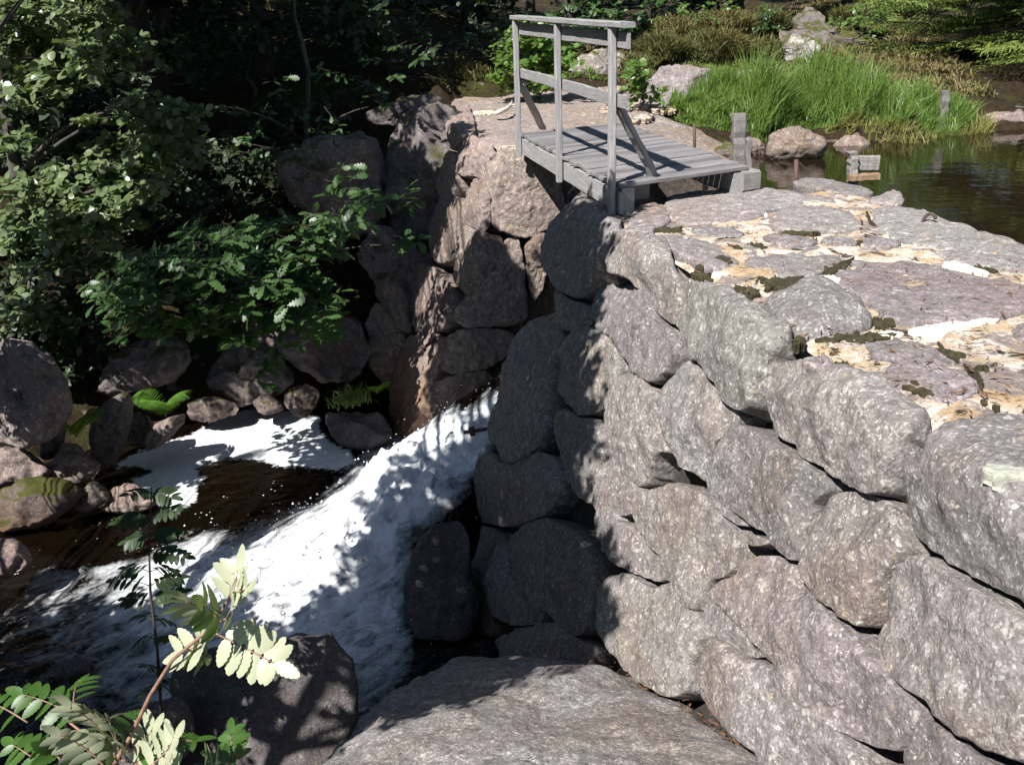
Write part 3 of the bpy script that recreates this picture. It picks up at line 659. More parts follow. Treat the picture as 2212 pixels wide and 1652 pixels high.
STREAKS = [[(1300,232),(1340,222),(1400,215),(1440,222),(1400,236),(1330,240)], [(1290,236),(1330,231),(1340,240),(1300,246)], [(1345,258),(1400,246),(1420,250),(1360,268)], [(1015,243),(1050,238),(1075,241),(1040,249)], [(1085,318),(1140,312),(1150,316),(1100,326)], [(1400,235),(1440,228),(1470,236),(1430,244)]]
for i, s in enumerate(STREAKS):
    V, f = pillow(s, TOP, .05, .008, 1100 + i, m=60, K=7, p=2.2, sink=-.6, lump=.005, facets=0, jag=.4)
    under(mesh_obj("mortar_chip", V, f, MORTAR), abut)
PINKR = granite("pinkish_rock", (.27, .205, .20), (.21, .17, .165), .4, .62, .3)
# ---------------------------------------------------------------- loose rocks and boulders
def rock(name, poly, Y, label, mat, thick=.6, seed=0, tilt=.35, group=None, catg="boulder", p=2.8, lump=.075, az=0.0, facets=6, bul=.45):
    """a free boulder: its outline at its own distance, as deep as it is wide"""
    c = np.mean(poly, 0); q = py(c[0], c[1], Y)
    surf = Solid([(q, (az, -1, tilt))])
    size = np.ptp(np.array(poly), 0); w = size.min() * Y / F
    V, f = pillow(poly, surf, max(.25, w * thick), w * bul, seed, m=80, K=16, p=p, back=True, sink=.3, lump=min(.09, lump * max(w, .5) * 1.3), rough=1.8, facets=facets, cut=1.1, jag=.05)
    o = mesh_obj(name, V, f, mat)
    return tag(o, label, catg, group)
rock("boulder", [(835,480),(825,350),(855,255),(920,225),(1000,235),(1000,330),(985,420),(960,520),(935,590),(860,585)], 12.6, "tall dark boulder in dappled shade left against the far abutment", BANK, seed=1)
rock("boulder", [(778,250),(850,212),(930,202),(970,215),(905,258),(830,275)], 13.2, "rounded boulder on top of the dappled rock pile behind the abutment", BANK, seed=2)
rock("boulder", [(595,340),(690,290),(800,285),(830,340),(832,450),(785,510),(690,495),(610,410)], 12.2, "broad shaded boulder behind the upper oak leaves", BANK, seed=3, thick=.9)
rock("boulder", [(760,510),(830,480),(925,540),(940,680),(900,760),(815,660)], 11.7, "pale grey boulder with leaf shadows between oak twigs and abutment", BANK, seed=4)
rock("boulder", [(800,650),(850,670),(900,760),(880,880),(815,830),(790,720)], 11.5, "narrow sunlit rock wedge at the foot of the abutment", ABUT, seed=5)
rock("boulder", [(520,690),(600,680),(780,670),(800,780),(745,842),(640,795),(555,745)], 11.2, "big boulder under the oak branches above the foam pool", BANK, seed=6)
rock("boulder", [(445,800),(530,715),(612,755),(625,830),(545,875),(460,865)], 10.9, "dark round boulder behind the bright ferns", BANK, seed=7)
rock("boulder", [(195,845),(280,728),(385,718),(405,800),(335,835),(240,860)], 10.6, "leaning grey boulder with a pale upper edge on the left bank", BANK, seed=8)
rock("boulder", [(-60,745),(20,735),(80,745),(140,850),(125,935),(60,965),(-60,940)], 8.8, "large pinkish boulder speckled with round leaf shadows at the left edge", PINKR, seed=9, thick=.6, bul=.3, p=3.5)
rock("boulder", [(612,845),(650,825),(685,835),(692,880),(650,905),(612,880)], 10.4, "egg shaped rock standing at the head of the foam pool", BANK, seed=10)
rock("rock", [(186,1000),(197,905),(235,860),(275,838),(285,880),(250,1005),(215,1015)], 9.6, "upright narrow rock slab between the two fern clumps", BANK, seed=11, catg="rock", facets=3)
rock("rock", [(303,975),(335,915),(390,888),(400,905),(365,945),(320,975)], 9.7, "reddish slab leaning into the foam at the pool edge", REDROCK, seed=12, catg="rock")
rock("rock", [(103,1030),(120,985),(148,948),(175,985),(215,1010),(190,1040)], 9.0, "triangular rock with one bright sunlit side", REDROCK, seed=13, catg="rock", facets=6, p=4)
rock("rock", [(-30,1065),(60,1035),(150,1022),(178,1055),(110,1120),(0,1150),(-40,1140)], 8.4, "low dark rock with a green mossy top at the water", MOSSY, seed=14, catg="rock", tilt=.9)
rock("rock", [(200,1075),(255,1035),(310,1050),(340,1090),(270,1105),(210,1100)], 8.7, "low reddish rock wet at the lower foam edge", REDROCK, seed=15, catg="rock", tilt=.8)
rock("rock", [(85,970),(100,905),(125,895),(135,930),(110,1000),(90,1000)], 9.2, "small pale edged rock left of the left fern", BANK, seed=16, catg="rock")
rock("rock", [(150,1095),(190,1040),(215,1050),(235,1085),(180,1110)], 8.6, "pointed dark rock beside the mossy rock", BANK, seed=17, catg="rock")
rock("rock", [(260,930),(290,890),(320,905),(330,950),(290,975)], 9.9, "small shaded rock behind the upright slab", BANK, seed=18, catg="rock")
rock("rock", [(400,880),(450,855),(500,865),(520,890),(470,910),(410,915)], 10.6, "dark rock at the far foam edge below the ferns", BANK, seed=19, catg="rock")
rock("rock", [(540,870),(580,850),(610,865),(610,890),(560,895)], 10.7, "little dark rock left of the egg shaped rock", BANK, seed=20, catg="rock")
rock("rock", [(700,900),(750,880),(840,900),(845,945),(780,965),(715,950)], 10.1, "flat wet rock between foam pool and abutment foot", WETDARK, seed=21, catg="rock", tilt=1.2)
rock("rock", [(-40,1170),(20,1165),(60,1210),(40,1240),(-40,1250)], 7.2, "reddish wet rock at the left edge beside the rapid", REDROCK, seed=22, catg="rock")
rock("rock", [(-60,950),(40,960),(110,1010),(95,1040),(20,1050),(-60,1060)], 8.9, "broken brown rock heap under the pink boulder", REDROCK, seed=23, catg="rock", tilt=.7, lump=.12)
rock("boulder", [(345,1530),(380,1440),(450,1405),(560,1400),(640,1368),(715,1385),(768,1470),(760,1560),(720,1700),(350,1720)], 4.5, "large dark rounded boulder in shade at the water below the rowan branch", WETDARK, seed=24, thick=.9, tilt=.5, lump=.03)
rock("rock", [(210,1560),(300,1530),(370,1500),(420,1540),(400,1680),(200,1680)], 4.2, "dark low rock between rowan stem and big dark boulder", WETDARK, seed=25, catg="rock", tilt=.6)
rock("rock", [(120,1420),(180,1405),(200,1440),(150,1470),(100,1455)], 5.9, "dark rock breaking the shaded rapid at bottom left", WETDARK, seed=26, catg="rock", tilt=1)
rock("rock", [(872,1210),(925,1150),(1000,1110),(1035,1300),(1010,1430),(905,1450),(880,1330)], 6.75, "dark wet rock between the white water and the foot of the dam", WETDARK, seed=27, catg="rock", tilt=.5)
def slab():
    a, b = py(1500, 1540, 3.75), py(1240, 1390, 5.1)
    c = py(700, 1652, 3.45)
    n = np.cross(b - a, c - a); n = n if n[2] > 0 else -n
    S = Solid([(a - n / np.linalg.norm(n) * .02, n)])
    poly = [(560,1720),(690,1610),(750,1560),(830,1490),(900,1435),(1000,1400),(1120,1396),(1240,1398),(1350,1435),(1460,1490),(1560,1555),(1660,1630),(1760,1710),(1800,1900),(1100,1980),(640,1900)]
    V, f = pillow(poly, S, 1.6, .26, 77, m=160, K=40, p=3.2, sink=.6, lump=.03, rough=1.0, facets=0)
    tag(mesh_obj("bedrock_slab", V, f, SLAB), "broad smooth grey bedrock slab sloping from the bottom edge to the dam foot", "rock")
slab()
rock("boulder", [(1650,345),(1665,290),(1700,272),(1760,278),(1788,310),(1778,345),(1720,355)], 11.1, "reddish brown boulder at the pond edge under the tall sedge", REDROCK, seed=30)
rock("boulder", [(1785,325),(1830,298),(1880,305),(1920,328),(1880,345),(1800,340)], 11.9, "low flat reddish boulder half in the pond right of the bigger one", REDROCK, seed=31, tilt=.9)
rock("boulder", [(1600,330),(1615,290),(1645,300),(1665,340),(1640,350)], 11.5, "small brown rock beside the short grey post", REDROCK, seed=32, catg="rock")
rock("boulder", [(1685,110),(1705,82),(1740,76),(1775,95),(1785,130),(1745,142),(1700,132)], 17.5, "white lichen spotted boulder behind the tall green sedge", PALE, seed=33)
rock("boulder", [(1390,225),(1400,160),(1440,138),(1500,142),(1545,165),(1555,225),(1470,245)], 13.7, "purple grey rock outcrop under the heather right of the bridge rail", TOPROCK, seed=34, p=3.5)
rock("boulder", [(1215,165),(1235,135),(1265,118),(1330,108),(1375,120),(1380,165),(1330,185),(1250,180)], 17.2, "pale rock ledge seen between the railing posts", PALE, seed=35, p=3.5)
rock("rock", [(1675,100),(1700,45),(1740,18),(1790,35),(1815,75),(1800,105),(1730,85)], 20.5, "smooth striped rock slab sloping down toward the lichen boulder", BANK, seed=36, catg="rock", tilt=5, thick=.2, bul=.07)
rock("rock", [(1790,120),(1810,70),(1850,62),(1885,90),(1880,130),(1830,140)], 19, "mossy hump of rock right of the striped slab", MOSSY, seed=37, catg="rock")
rock("rock", [(1855,190),(1880,150),(1935,145),(1990,165),(1995,205),(1920,215)], 16.5, "grey fissured rock behind the right half of the sedge", TOPROCK, seed=38, catg="rock")
rock("rock", [(1885,140),(1905,115),(1940,120),(1945,150),(1900,155)], 17.5, "small white patched rock under the spruce tips", PALE, seed=39, catg="rock")
rock("rock", [(1560,190),(1590,155),(1640,150),(1670,195),(1620,215),(1565,210)], 14.2, "small grey rock left behind the tall sedge", TOPROCK, seed=40, catg="rock")
rock("rock", [(2080,290),(2110,255),(2160,240),(2300,238),(2300,292),(2150,300)], 12.9, "flat pink rock shelf at the pond on the right edge", REDROCK, seed=41, catg="rock", tilt=1.0)
rock("rock", [(980,195),(985,180),(1000,178),(1010,192),(1000,202)], 16.5, "little pale stone on the far corner of the abutment", PALE, seed=42, catg="rock")
rock("rock", [(1780,200),(1800,165),(1850,150),(1880,170),(1870,215),(1810,215)], 17, "brown earthy rock just behind the sedge middle", MOSSY, seed=43, catg="rock")
rock("boulder", [(1130,180),(1190,165),(1300,175),(1330,215),(1250,225),(1150,215)], 16.6, "low broken rock at the back of the abutment top", ABUT, seed=44, catg="rock", tilt=.8)

rock("rock", [(1920,205),(1935,175),(1985,170),(2010,190),(2000,215)], 15.8, "cracked grey rock right behind the sedge under the lowest spruce bough", PALE, seed=45, catg="rock")
rock("rock", [(1830,215),(1850,190),(1900,188),(1925,205),(1890,225)], 15.4, "grey rock with white patches half hidden by the middle sedge", PALE, seed=46, catg="rock")
rock("rock", [(1640,180),(1665,150),(1700,150),(1715,180),(1680,195)], 16.6, "grey broken rock below the lichen spotted boulder", TOPROCK, seed=47, catg="rock")
rock("rock", [(1265,210),(1300,185),(1370,188),(1395,215),(1330,225)], 15.4, "low warm grey rock between bridge railing and small birch", ABUT, seed=48, catg="rock")
rock("rock", [(1535,345),(1555,312),(1605,305),(1625,325),(1615,350)], 10.5, "low rock with yellow green moss between the deck corner and squared post", MOSSY, seed=49, catg="rock", tilt=.8)
# ---------------------------------------------------------------- footbridge
bridge = empty("footbridge", (0.8, 8.4, 0), "weathered grey plank footbridge with a single railing over the sluice gap", "footbridge")
C0, C1, C2, C3 = (pz(1345, 398, .2), pz(1133, 287, .2), pz(1370, 262, .2), pz(1615, 360, .2))   # near-left, far-left, far-right, near-right
C2 = C3 + (C1 - C0)
def deck():
    n = 29; M = Mesh(); rng = random.Random(5)
    ex = Vector(((C3 - C0) / np.linalg.norm(C3 - C0))); ey = Vector((C1 - C0) / np.linalg.norm(C1 - C0)); L = np.linalg.norm(C1 - C0); Wd = np.linalg.norm(C3 - C0)
    sk = ex.dot(ey); pw = L / n
    for i in range(n):
        V, f = box(Wd + .03 + rng.uniform(0, .03), pw * math.sqrt(1 - sk * sk) - .011, .03, .004)
        off = i * pw + pw / 2
        y2 = (ey - ex * sk).normalized(); o = Vector(C0) + ey * off + ex * (Wd / 2 - .02 + rng.uniform(-.012, .012)) + Vector((0, 0, -.015 + rng.uniform(-.004, .004)))
        rz = rng.uniform(-.004, .004); nsub = []
        V2 = []
        for v in V:
            V2.append((v[0], v[1] + v[0] * rz, v[2]))
        # plank local frame: x along the plank
        base = (o - Vector(C0)); bx_ = base.dot(ex); by_ = base.dot(y2)
        M.add(([(v[0] + bx_, v[1] + by_, v[2] + base.z) for v in V2], f))
    o = mesh_obj("deck", M.V, M.F, DECKW, None, False); y2 = (ey - ex * sk).normalized()
    mt = Matrix((ex, y2, Vector((0, 0, 1)))).transposed().to_4x4(); mt.translation = Vector(C0)
    o.parent = bridge; o.matrix_parent_inverse = Matrix.Translation(-Vector(bridge['base'])); o.matrix_basis = mt
deck()
EY = (C1 - C0) / np.linalg.norm(C1 - C0); EX = (C3 - C0) / np.linalg.norm(C3 - C0); LEN = np.linalg.norm(C1 - C0); OUT = np.array([-EY[1], EY[0], 0])
Zd = lambda z: np.array([0, 0, z])
bar("side_beam", C0 - EY * .02 + OUT * -.04 + Zd(-.125), C1 + EY * .10 + OUT * -.04 + Zd(-.125), .09, .19, WOOD, bridge, seed=1)
bar("side_beam", C3 - EY * .0 - OUT * -.0 + Zd(-.125) - EX * .08, C2 + EY * .1 + Zd(-.125) - EX * .08, .09, .17, WOOD, bridge, seed=2)
bar("fascia_board", C0 - EY * .05 + OUT * .024 + Zd(-.125), C1 + EY * .06 + OUT * .024 + Zd(-.12), .03, .15, WOOD, bridge, seed=3, wob=.003)
for i, (x, y, h) in enumerate(((1366, 408, .2), (1606, 388, .19))):
    c = pz(x, y, .09); bar("sleeper_block", c - EX * .08, c + EX * .08, .2, h * .85, OLDW, bridge, seed=4 + i, seg=3)
ps = []
for i, (x, s) in enumerate(((1127, LEN * .985), (1219, LEN * .485), (1338, .03))):
    b = C0 + EY * s + OUT * .07; top = b.copy(); b = b + Zd(-.215); top[2] = 1.225 + (.0, .005, .01)[i]
    bar("post", b, top, .058, .046, WOOD, bridge, up=tuple(OUT), seed=10 + i, wob=.002); ps.append((b, top))
H0, H1 = ps[2][1] - EY * .24, ps[0][1] + EY * .10
bar("handrail", H0 - OUT * .02 + Zd(.02), H1 - OUT * .02 + Zd(.02), .105, .036, WOOD, bridge, seed=20, seg=16, wob=.0025)
bar("rail_board", H0 - OUT * .042 + Zd(-.075) + EY * .02, H1 - OUT * .042 + Zd(-.075) - EY * .02, .024, .105, WOOD, bridge, seed=21, seg=16, wob=.0025)
bar("mid_rail", ps[2][1] - EY * .18 - OUT * .045 + Zd(-.47), ps[0][1] + EY * .06 - OUT * .045 + Zd(-.47), .026, .085, WOOD, bridge, seed=22, seg=12, wob=.003)
a = ps[2][0] * .0 + np.array([ps[2][1][0], ps[2][1][1], .72]); f_ = pz(1412, 380, .2)
bar("brace", a - OUT * .05, f_, .07, .04, WOOD, bridge, seed=23)
a = np.array([ps[0][1][0], ps[0][1][1], .66]) + EY * .03; f_ = pz(1172, 277, .05)
bar("brace", a - OUT * .04, f_, .07, .04, WOOD, bridge, seed=24)
bolt = Mesh()
# ---------------------------------------------------------------- small things on and round the dam
def timber(name, a, b, w, t, label, catg, mat=OLDW, up=(0, 1, 0), seed=0, wob=.008):
    e = None; o = bar(name, a, b, w, t, mat, None, up=up, seed=seed, wob=wob); return tag(o, label, catg)
b = pz(1598, 305, .02); h = py(1598, 246, b[1]); timber("post", b - Zd(.3), h, .13, .12, "squared grey wooden post standing beyond the bridge deck", "post", seed=31)
b = pz(1618, 345, -.1); timber("post", b - Zd(.3), py(1618, 303, b[1]), .05, .08, "thin short grey stake in front of the squared post", "stake", seed=36)
b = py(2041, 262, 12.7); t_ = py(2042, 196, 12.7); timber("post", b - Zd(.25), t_, .10, .07, "split grey stake rising out of the sedge on the right", "stake", seed=32, wob=.008)
sg = empty("sluice_post", pz(1862, 388, -.1), "short grey sluice post with a brown cross board at the pond edge of the dam", "post")
q = pz(1845, 385, -.05); Yq = q[1]
bar("post", py(1842, 400, Yq), py(1842, 328, Yq), .07, .10, OLDW, sg, up=(0, 1, 0), seed=33, wob=.008)
bar("board", py(1850, 352, Yq + .02), py(1897, 352, Yq + .02), .06, .12, OLDW, sg, seed=34)
bar("cross_board", py(1832, 385, Yq - .06), py(1898, 381, Yq - .06), .07, .055, BROWNW, sg, seed=35)
def rod(name, pts, r, label, catg, sides=8):
    V, f = tube(pts, [r] * len(pts), sides); return tag(mesh_obj(name, V, f, IRON), label, catg)
b = pz(1502, 313, 0); rod("iron_rod", [b - Zd(.2), py(1500, 268, b[1])], .016, "thin rusty rod upright beside the far deck corner", "rod")
b = pz(1724, 392, -.02); rod("iron_rod", [b - Zd(.2), py(1720, 345, b[1])], .018, "rusty rod upright at the dam edge near the sluice post", "rod")
c = pz(1992, 486, 0.0)
ring = [c + Zd(.08 * math.sin(a)) * .95 + np.array([.038 * (1 - math.cos(a)), -.02 * (1 - math.cos(a)), 0]) for a in np.linspace(-.6, math.pi * .8, 14)]
rod("iron_hook", ring, .011, "bent rusty iron hook set in the dam top at the pond side", "hook")
def wallbolt(p0, p1, label, base):
    e = empty("wall_bolt", base, label, "bolt"); p0, p1 = np.array(p0), np.array(p1); d = (p1 - p0) / np.linalg.norm(p1 - p0)
    V, f = tube([p0, p1], [.018, .018], 8); under(mesh_obj("rod", V, f, IRON), e)
    nut = p1 - d * .09; V, f = tube([nut, nut + d * .035], [.045, .045], 6); under(mesh_obj("nut", V, f, IRON, smooth=False), e)
q0, n0 = AB(np.array([(948, 725)])); wallbolt(q0[0], py(903, 762, q0[0][1] - .25), "iron bolt with nut sticking out of the sunlit abutment wall", q0[0])
q0, n0 = DAM(np.array([(1060, 922)])); wallbolt(q0[0] + np.array([.1, 0, 0]), py(1003, 934, q0[0][1] + .05), "iron bolt with nut sticking out of the dam wall over the white water", q0[0])
b = pz(1075, 247, .03); dr = [pz(1068, 247, .04), pz(1080, 241, .07), pz(1093, 236, .09), pz(1103, 228, .1), pz(1107, 217, .13)]
V, f = tube(dr, [.028, .03, .028, .02, .01], 7); V2, f2 = tube([dr[3], pz(1116, 226, .12)], [.016, .006], 6); M = Mesh().add((V, f)).add((V2, f2))
tag(mesh_obj("dead_branch", M.V, M.F, simple("bleached_wood", (.5, .47, .42), (.33, .30, .26), 30)), "bleached crooked branch lying on the abutment top", "branch")
# ---------------------------------------------------------------- trees and plants
def tz(x, y): return float(terrain_z([(x, y)])[0])
def tree(name, label, base, clumps, tmpl, size, mat, seed, r=.09, height=None, catg="tree", group=None, per=8, tw=.3, flat=.6, dens=1.0, limbs=True, jit=.45, lean=(0, 0), updir=None, bark=None):
    """clumps: (centre, radii, number of twigs). Trunk with limbs that reach the clumps, crown of single leaves"""
    rng = np.random.default_rng(seed); base = np.array(base, float)
    e = empty(name, base, label, catg, group)
    parts = []; twigs = []
    up = updir if updir is not None else (LS[0] * .5, LS[1] * .5, 1)
    for c, rad, n in clumps:
        lv, tws = spray(c, rad, max(1, int(n * dens)), size, rng, tmpl, per, tw, flat, up, jit); parts.append(lv); twigs += tws
    V, I = cat(parts); under(mesh_obj("crown", V, I, mat), e)
    M = Mesh(); cs = np.array([c for c, _, _ in clumps]); top = cs.mean(0) * .5 + base * .5; top[2] = height if height else cs[:, 2].max()
    top[:2] += lean
    n = 9; tr = [base + (top - base) * (i / n) + np.array([math.sin(i * 1.3 + seed) * .06, math.cos(i * 1.7 + seed) * .06, 0]) * (i > 0) for i in range(n + 1)]
    tr[0] = tr[0] - Zd(.3)
    M.add(tube(tr, [r * (1 - .8 * i / n) + .006 for i in range(n + 1)], 9))
    if limbs:
        for k, c in enumerate(cs):
            if k % 3 and len(cs) > 6: continue
            zt = np.clip((c[2] - .35 * np.linalg.norm((c - top)[:2]) - base[2]) / max(.3, top[2] - base[2]), .12, .97); s = tr[int(zt * n)]
            m = (s + c) / 2 + np.array([0, 0, .12 * np.linalg.norm(c - s)]) + rng.normal(size=3) * .05
            L = [s * (1 - t) ** 2 + 2 * m * t * (1 - t) + c * t * t for t in np.linspace(0, 1, 6)]; rr = r * .35 * (1 - .5 * zt)
            if name == 'birch' and any(-60 < a < 2270 and -60 < b < 1700 and w > 0 for a, b, w in (proj(p) for p in L)): continue
            M.add(tube(L, [rr * (1 - .75 * t) + .003 for t in np.linspace(0, 1, 6)], 5))
        for a, b in twigs[:: max(1, len(twigs) // 350)]: M.add(tube([a - (b - a) * .4, a, b], [.004, .003, .0015], 3))
    under(mesh_obj("trunk", M.V, M.F, bark or BARK), e)
    return e
def blobs(L, Y, dY, n0, seed=0, thick=.35):
    rng = np.random.default_rng(seed); out = []
    for b in L:
        x, y, rx, ry = b[:4]; yy = (Y(x) if callable(Y) else Y) + rng.uniform(-dY, dY); c = py(x, y, yy); k = yy / F
        out.append((c, (rx * k, thick, ry * k), max(2, int(n0 * rx * ry / 3000))))
    return out
# the pale round leaved tree at the upper left
tree("aspen", "tree with small glossy round pale green leaves in full sun at the upper left", (-5.6, 11.2, tz(-5.6, 11.2)),
     blobs([(50, 90, 80, 55), (170, 60, 70, 30), (215, 110, 70, 45), (310, 105, 50, 25), (70, 190, 70, 40), (120, 150, 60, 40), (290, 235, 60, 25), (345, 290, 75, 45), (395, 240, 40, 25), (240, 240, 30, 18), (345, 345, 45, 30), (250, 330, 60, 30),
            (60, 420, 70, 40), (150, 400, 90, 50), (260, 400, 80, 45), (60, 500, 70, 60), (160, 480, 90, 60), (250, 460, 60, 40), (330, 400, 40, 25), (100, 560, 80, 40), (200, 560, 60, 35), (60, 650, 60, 45), (130, 690, 40, 25), (320, 240, 30, 25), (410, 330, 35, 35), (20, 300, 25, 30), (190, 20, 90, 20), (60, 20, 60, 25)], 10.5, .55, 46, 1),
     ROUND, .09, ASPEN, 11, r=.10, height=3.2, per=7, tw=.24, jit=.5)
tree("oak", "oak branches with lobed dark green leaves overhanging the foam pool", (-3.3, 11.8, tz(-3.3, 11.8)),
     blobs([(300, 600, 80, 35), (420, 560, 90, 45), (560, 520, 80, 45), (520, 620, 110, 45), (650, 600, 80, 45), (640, 500, 90, 40), (720, 460, 60, 35), (790, 425, 50, 25), (380, 680, 110, 35), (300, 650, 70, 30), (500, 700, 110, 35), (620, 700, 90, 35), (700, 720, 50, 25), (740, 380, 35, 25), (860, 435, 22, 18), (865, 530, 22, 15), (250, 640, 50, 30), (430, 620, 90, 45), (590, 570, 80, 40), (690, 650, 40, 30), (560, 800, 38, 18), (330, 560, 60, 25), (470, 490, 60, 30), (700, 530, 50, 25)], lambda x: float(np.interp(x, [450, 650], [8.5, 9.4])), .3, 15, 2, .3),
     OAK, .145, OAKL, 12, r=.06, height=-.9, per=7, tw=.22, flat=.75, jit=.4)
tree("oak_sapling", "dim oak sapling with sparse leaves among dark rocks behind the bright tree", (-2.6, 13.6, tz(-2.6, 13.6)),
     blobs([(560, 250, 70, 30), (640, 300, 60, 25), (720, 270, 70, 35), (800, 230, 50, 30), (600, 180, 50, 25), (850, 160, 40, 40), (520, 310, 50, 25), (700, 160, 50, 25), (880, 100, 35, 40), (480, 230, 30, 20)], 12.6, .5, 5, 3, .4), OAK, .13, OAKL, 13, r=.05, height=1.6, per=6, tw=.3)
# birch bush by the far bridge end, lit bushes further along
tree("birch_bush", "bright green birch bush behind the left half of the railing", (.5, 14.8, -.1),
     blobs([(1085, 170, 35, 22), (1210, 120, 25, 30), (1140, 175, 40, 18), (1195, 175, 25, 15), (1100, 110, 35, 30), (1130, 80, 35, 25), (1170, 110, 40, 30), (1110, 145, 40, 20), (1150, 150, 40, 20), (1190, 85, 30, 25), (1190, 150, 25, 20), (1080, 130, 20, 15), (1150, 60, 30, 15)], 14.6, .35, 60, 4, .35), ROUND, .085, BIRCH, 14, r=.03, height=1.0, per=7, tw=.22, catg="bush")
tree("birch_bush", "bright green small birch bush right of the near railing post", (1.75, 13.2, -.15),
     blobs([(1375, 165, 25, 22), (1365, 195, 18, 15), (1395, 190, 22, 20), (1420, 210, 20, 12), (1370, 140, 15, 15)], 13.0, .25, 55, 5, .25), ROUND, .08, BIRCH, 15, r=.02, height=.4, per=7, tw=.16, catg="bush")
# background wood. Each tree: crown from just above the ground to well above the picture
def bgtree(name, label, px, Y, w, zlo, zhi, mat, seed, n=26, size=.14, tmpl=BLOB, dens=1, depth=None, ntw=26, catg="tree", group="trees of the wood behind the dam"):
    rng = np.random.default_rng(seed); x = py(px, 100, Y)[0]; cl = []
    for i in range(n):
        z = zlo + (zhi - zlo) * rng.random() ** 1.1; rr = w * (1 - .5 * max(0, (z - zlo) / (zhi - zlo + .01)) ** 2); a = rng.random() * 6.28; q = rr * rng.random() ** .5
        cl.append((np.array([x + q * math.cos(a), Y + (depth or w) * math.sin(a) * rng.random() ** .5, z]), (.42, .42, .28), ntw))
    return tree(name, label, (x, Y + .3, tz(x, Y + .3)), cl, tmpl, size, mat, seed, r=.13, height=zhi, per=8, tw=.36, dens=dens, catg=catg, group=group)
WOODS = [
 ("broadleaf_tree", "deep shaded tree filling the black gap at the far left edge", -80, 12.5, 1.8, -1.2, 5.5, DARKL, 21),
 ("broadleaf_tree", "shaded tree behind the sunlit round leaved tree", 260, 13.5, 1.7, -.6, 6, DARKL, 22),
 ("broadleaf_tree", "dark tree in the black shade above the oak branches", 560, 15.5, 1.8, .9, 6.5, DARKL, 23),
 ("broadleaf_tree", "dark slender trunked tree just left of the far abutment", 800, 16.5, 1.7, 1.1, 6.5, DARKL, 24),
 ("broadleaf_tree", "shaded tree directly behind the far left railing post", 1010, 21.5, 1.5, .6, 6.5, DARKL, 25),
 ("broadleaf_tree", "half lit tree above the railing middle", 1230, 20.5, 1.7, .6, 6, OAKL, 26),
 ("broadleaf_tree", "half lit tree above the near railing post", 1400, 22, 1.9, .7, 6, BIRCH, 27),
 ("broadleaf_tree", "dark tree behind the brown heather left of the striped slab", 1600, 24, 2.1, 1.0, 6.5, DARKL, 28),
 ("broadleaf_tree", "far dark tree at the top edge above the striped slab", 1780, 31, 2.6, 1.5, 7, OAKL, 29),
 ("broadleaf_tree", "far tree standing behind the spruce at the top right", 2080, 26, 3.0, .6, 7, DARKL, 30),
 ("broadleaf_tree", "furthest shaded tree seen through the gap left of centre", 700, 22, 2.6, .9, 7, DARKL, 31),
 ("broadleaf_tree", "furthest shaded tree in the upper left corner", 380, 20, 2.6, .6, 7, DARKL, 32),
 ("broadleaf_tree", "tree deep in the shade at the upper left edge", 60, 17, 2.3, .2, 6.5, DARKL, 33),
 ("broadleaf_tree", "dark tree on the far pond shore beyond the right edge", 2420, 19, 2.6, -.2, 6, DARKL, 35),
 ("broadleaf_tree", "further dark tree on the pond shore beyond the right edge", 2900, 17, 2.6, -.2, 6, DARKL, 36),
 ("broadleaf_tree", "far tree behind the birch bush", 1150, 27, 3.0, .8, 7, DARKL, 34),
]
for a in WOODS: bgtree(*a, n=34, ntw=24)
# low lit bushes in front of the wood
def bush(name, label, L, Y, mat, size, seed, n0=20, tmpl=BLOB, catg="bush", group=None, thick=.4):
    cl = blobs(L, Y, .3, n0, seed, thick); c = np.mean([q[0] for q in cl], 0); z = tz(c[0], Y)
    return tree(name, label, (c[0], Y, min(z, c[2])), cl, tmpl, size, mat, seed, r=.025, height=c[2], per=7, tw=.2, catg=catg, group=group)
bush("leafy_bush", "green leafy bush lit at the top above the handrail", [(1280, 20, 70, 25), (1350, 30, 60, 20), (1220, 15, 50, 20), (1420, 15, 40, 20)], 19, OAKL, .11, 41)
bush("leafy_bush", "bright leafy shoot between railing end and heather", [(1470, 30, 40, 30), (1510, 45, 30, 25), (1430, 45, 25, 20), (1560, 20, 50, 20)], 19, BIRCH, .09, 42)
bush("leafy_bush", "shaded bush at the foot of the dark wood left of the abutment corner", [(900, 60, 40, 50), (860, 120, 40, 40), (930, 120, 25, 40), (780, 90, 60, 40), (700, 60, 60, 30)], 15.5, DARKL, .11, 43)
bush("leafy_bush", "dark undergrowth bush in the black shade at the upper middle left", [(560, 100, 80, 40), (460, 150, 60, 50), (620, 60, 70, 30), (480, 60, 60, 40)], 15, DARKL, .11, 44)

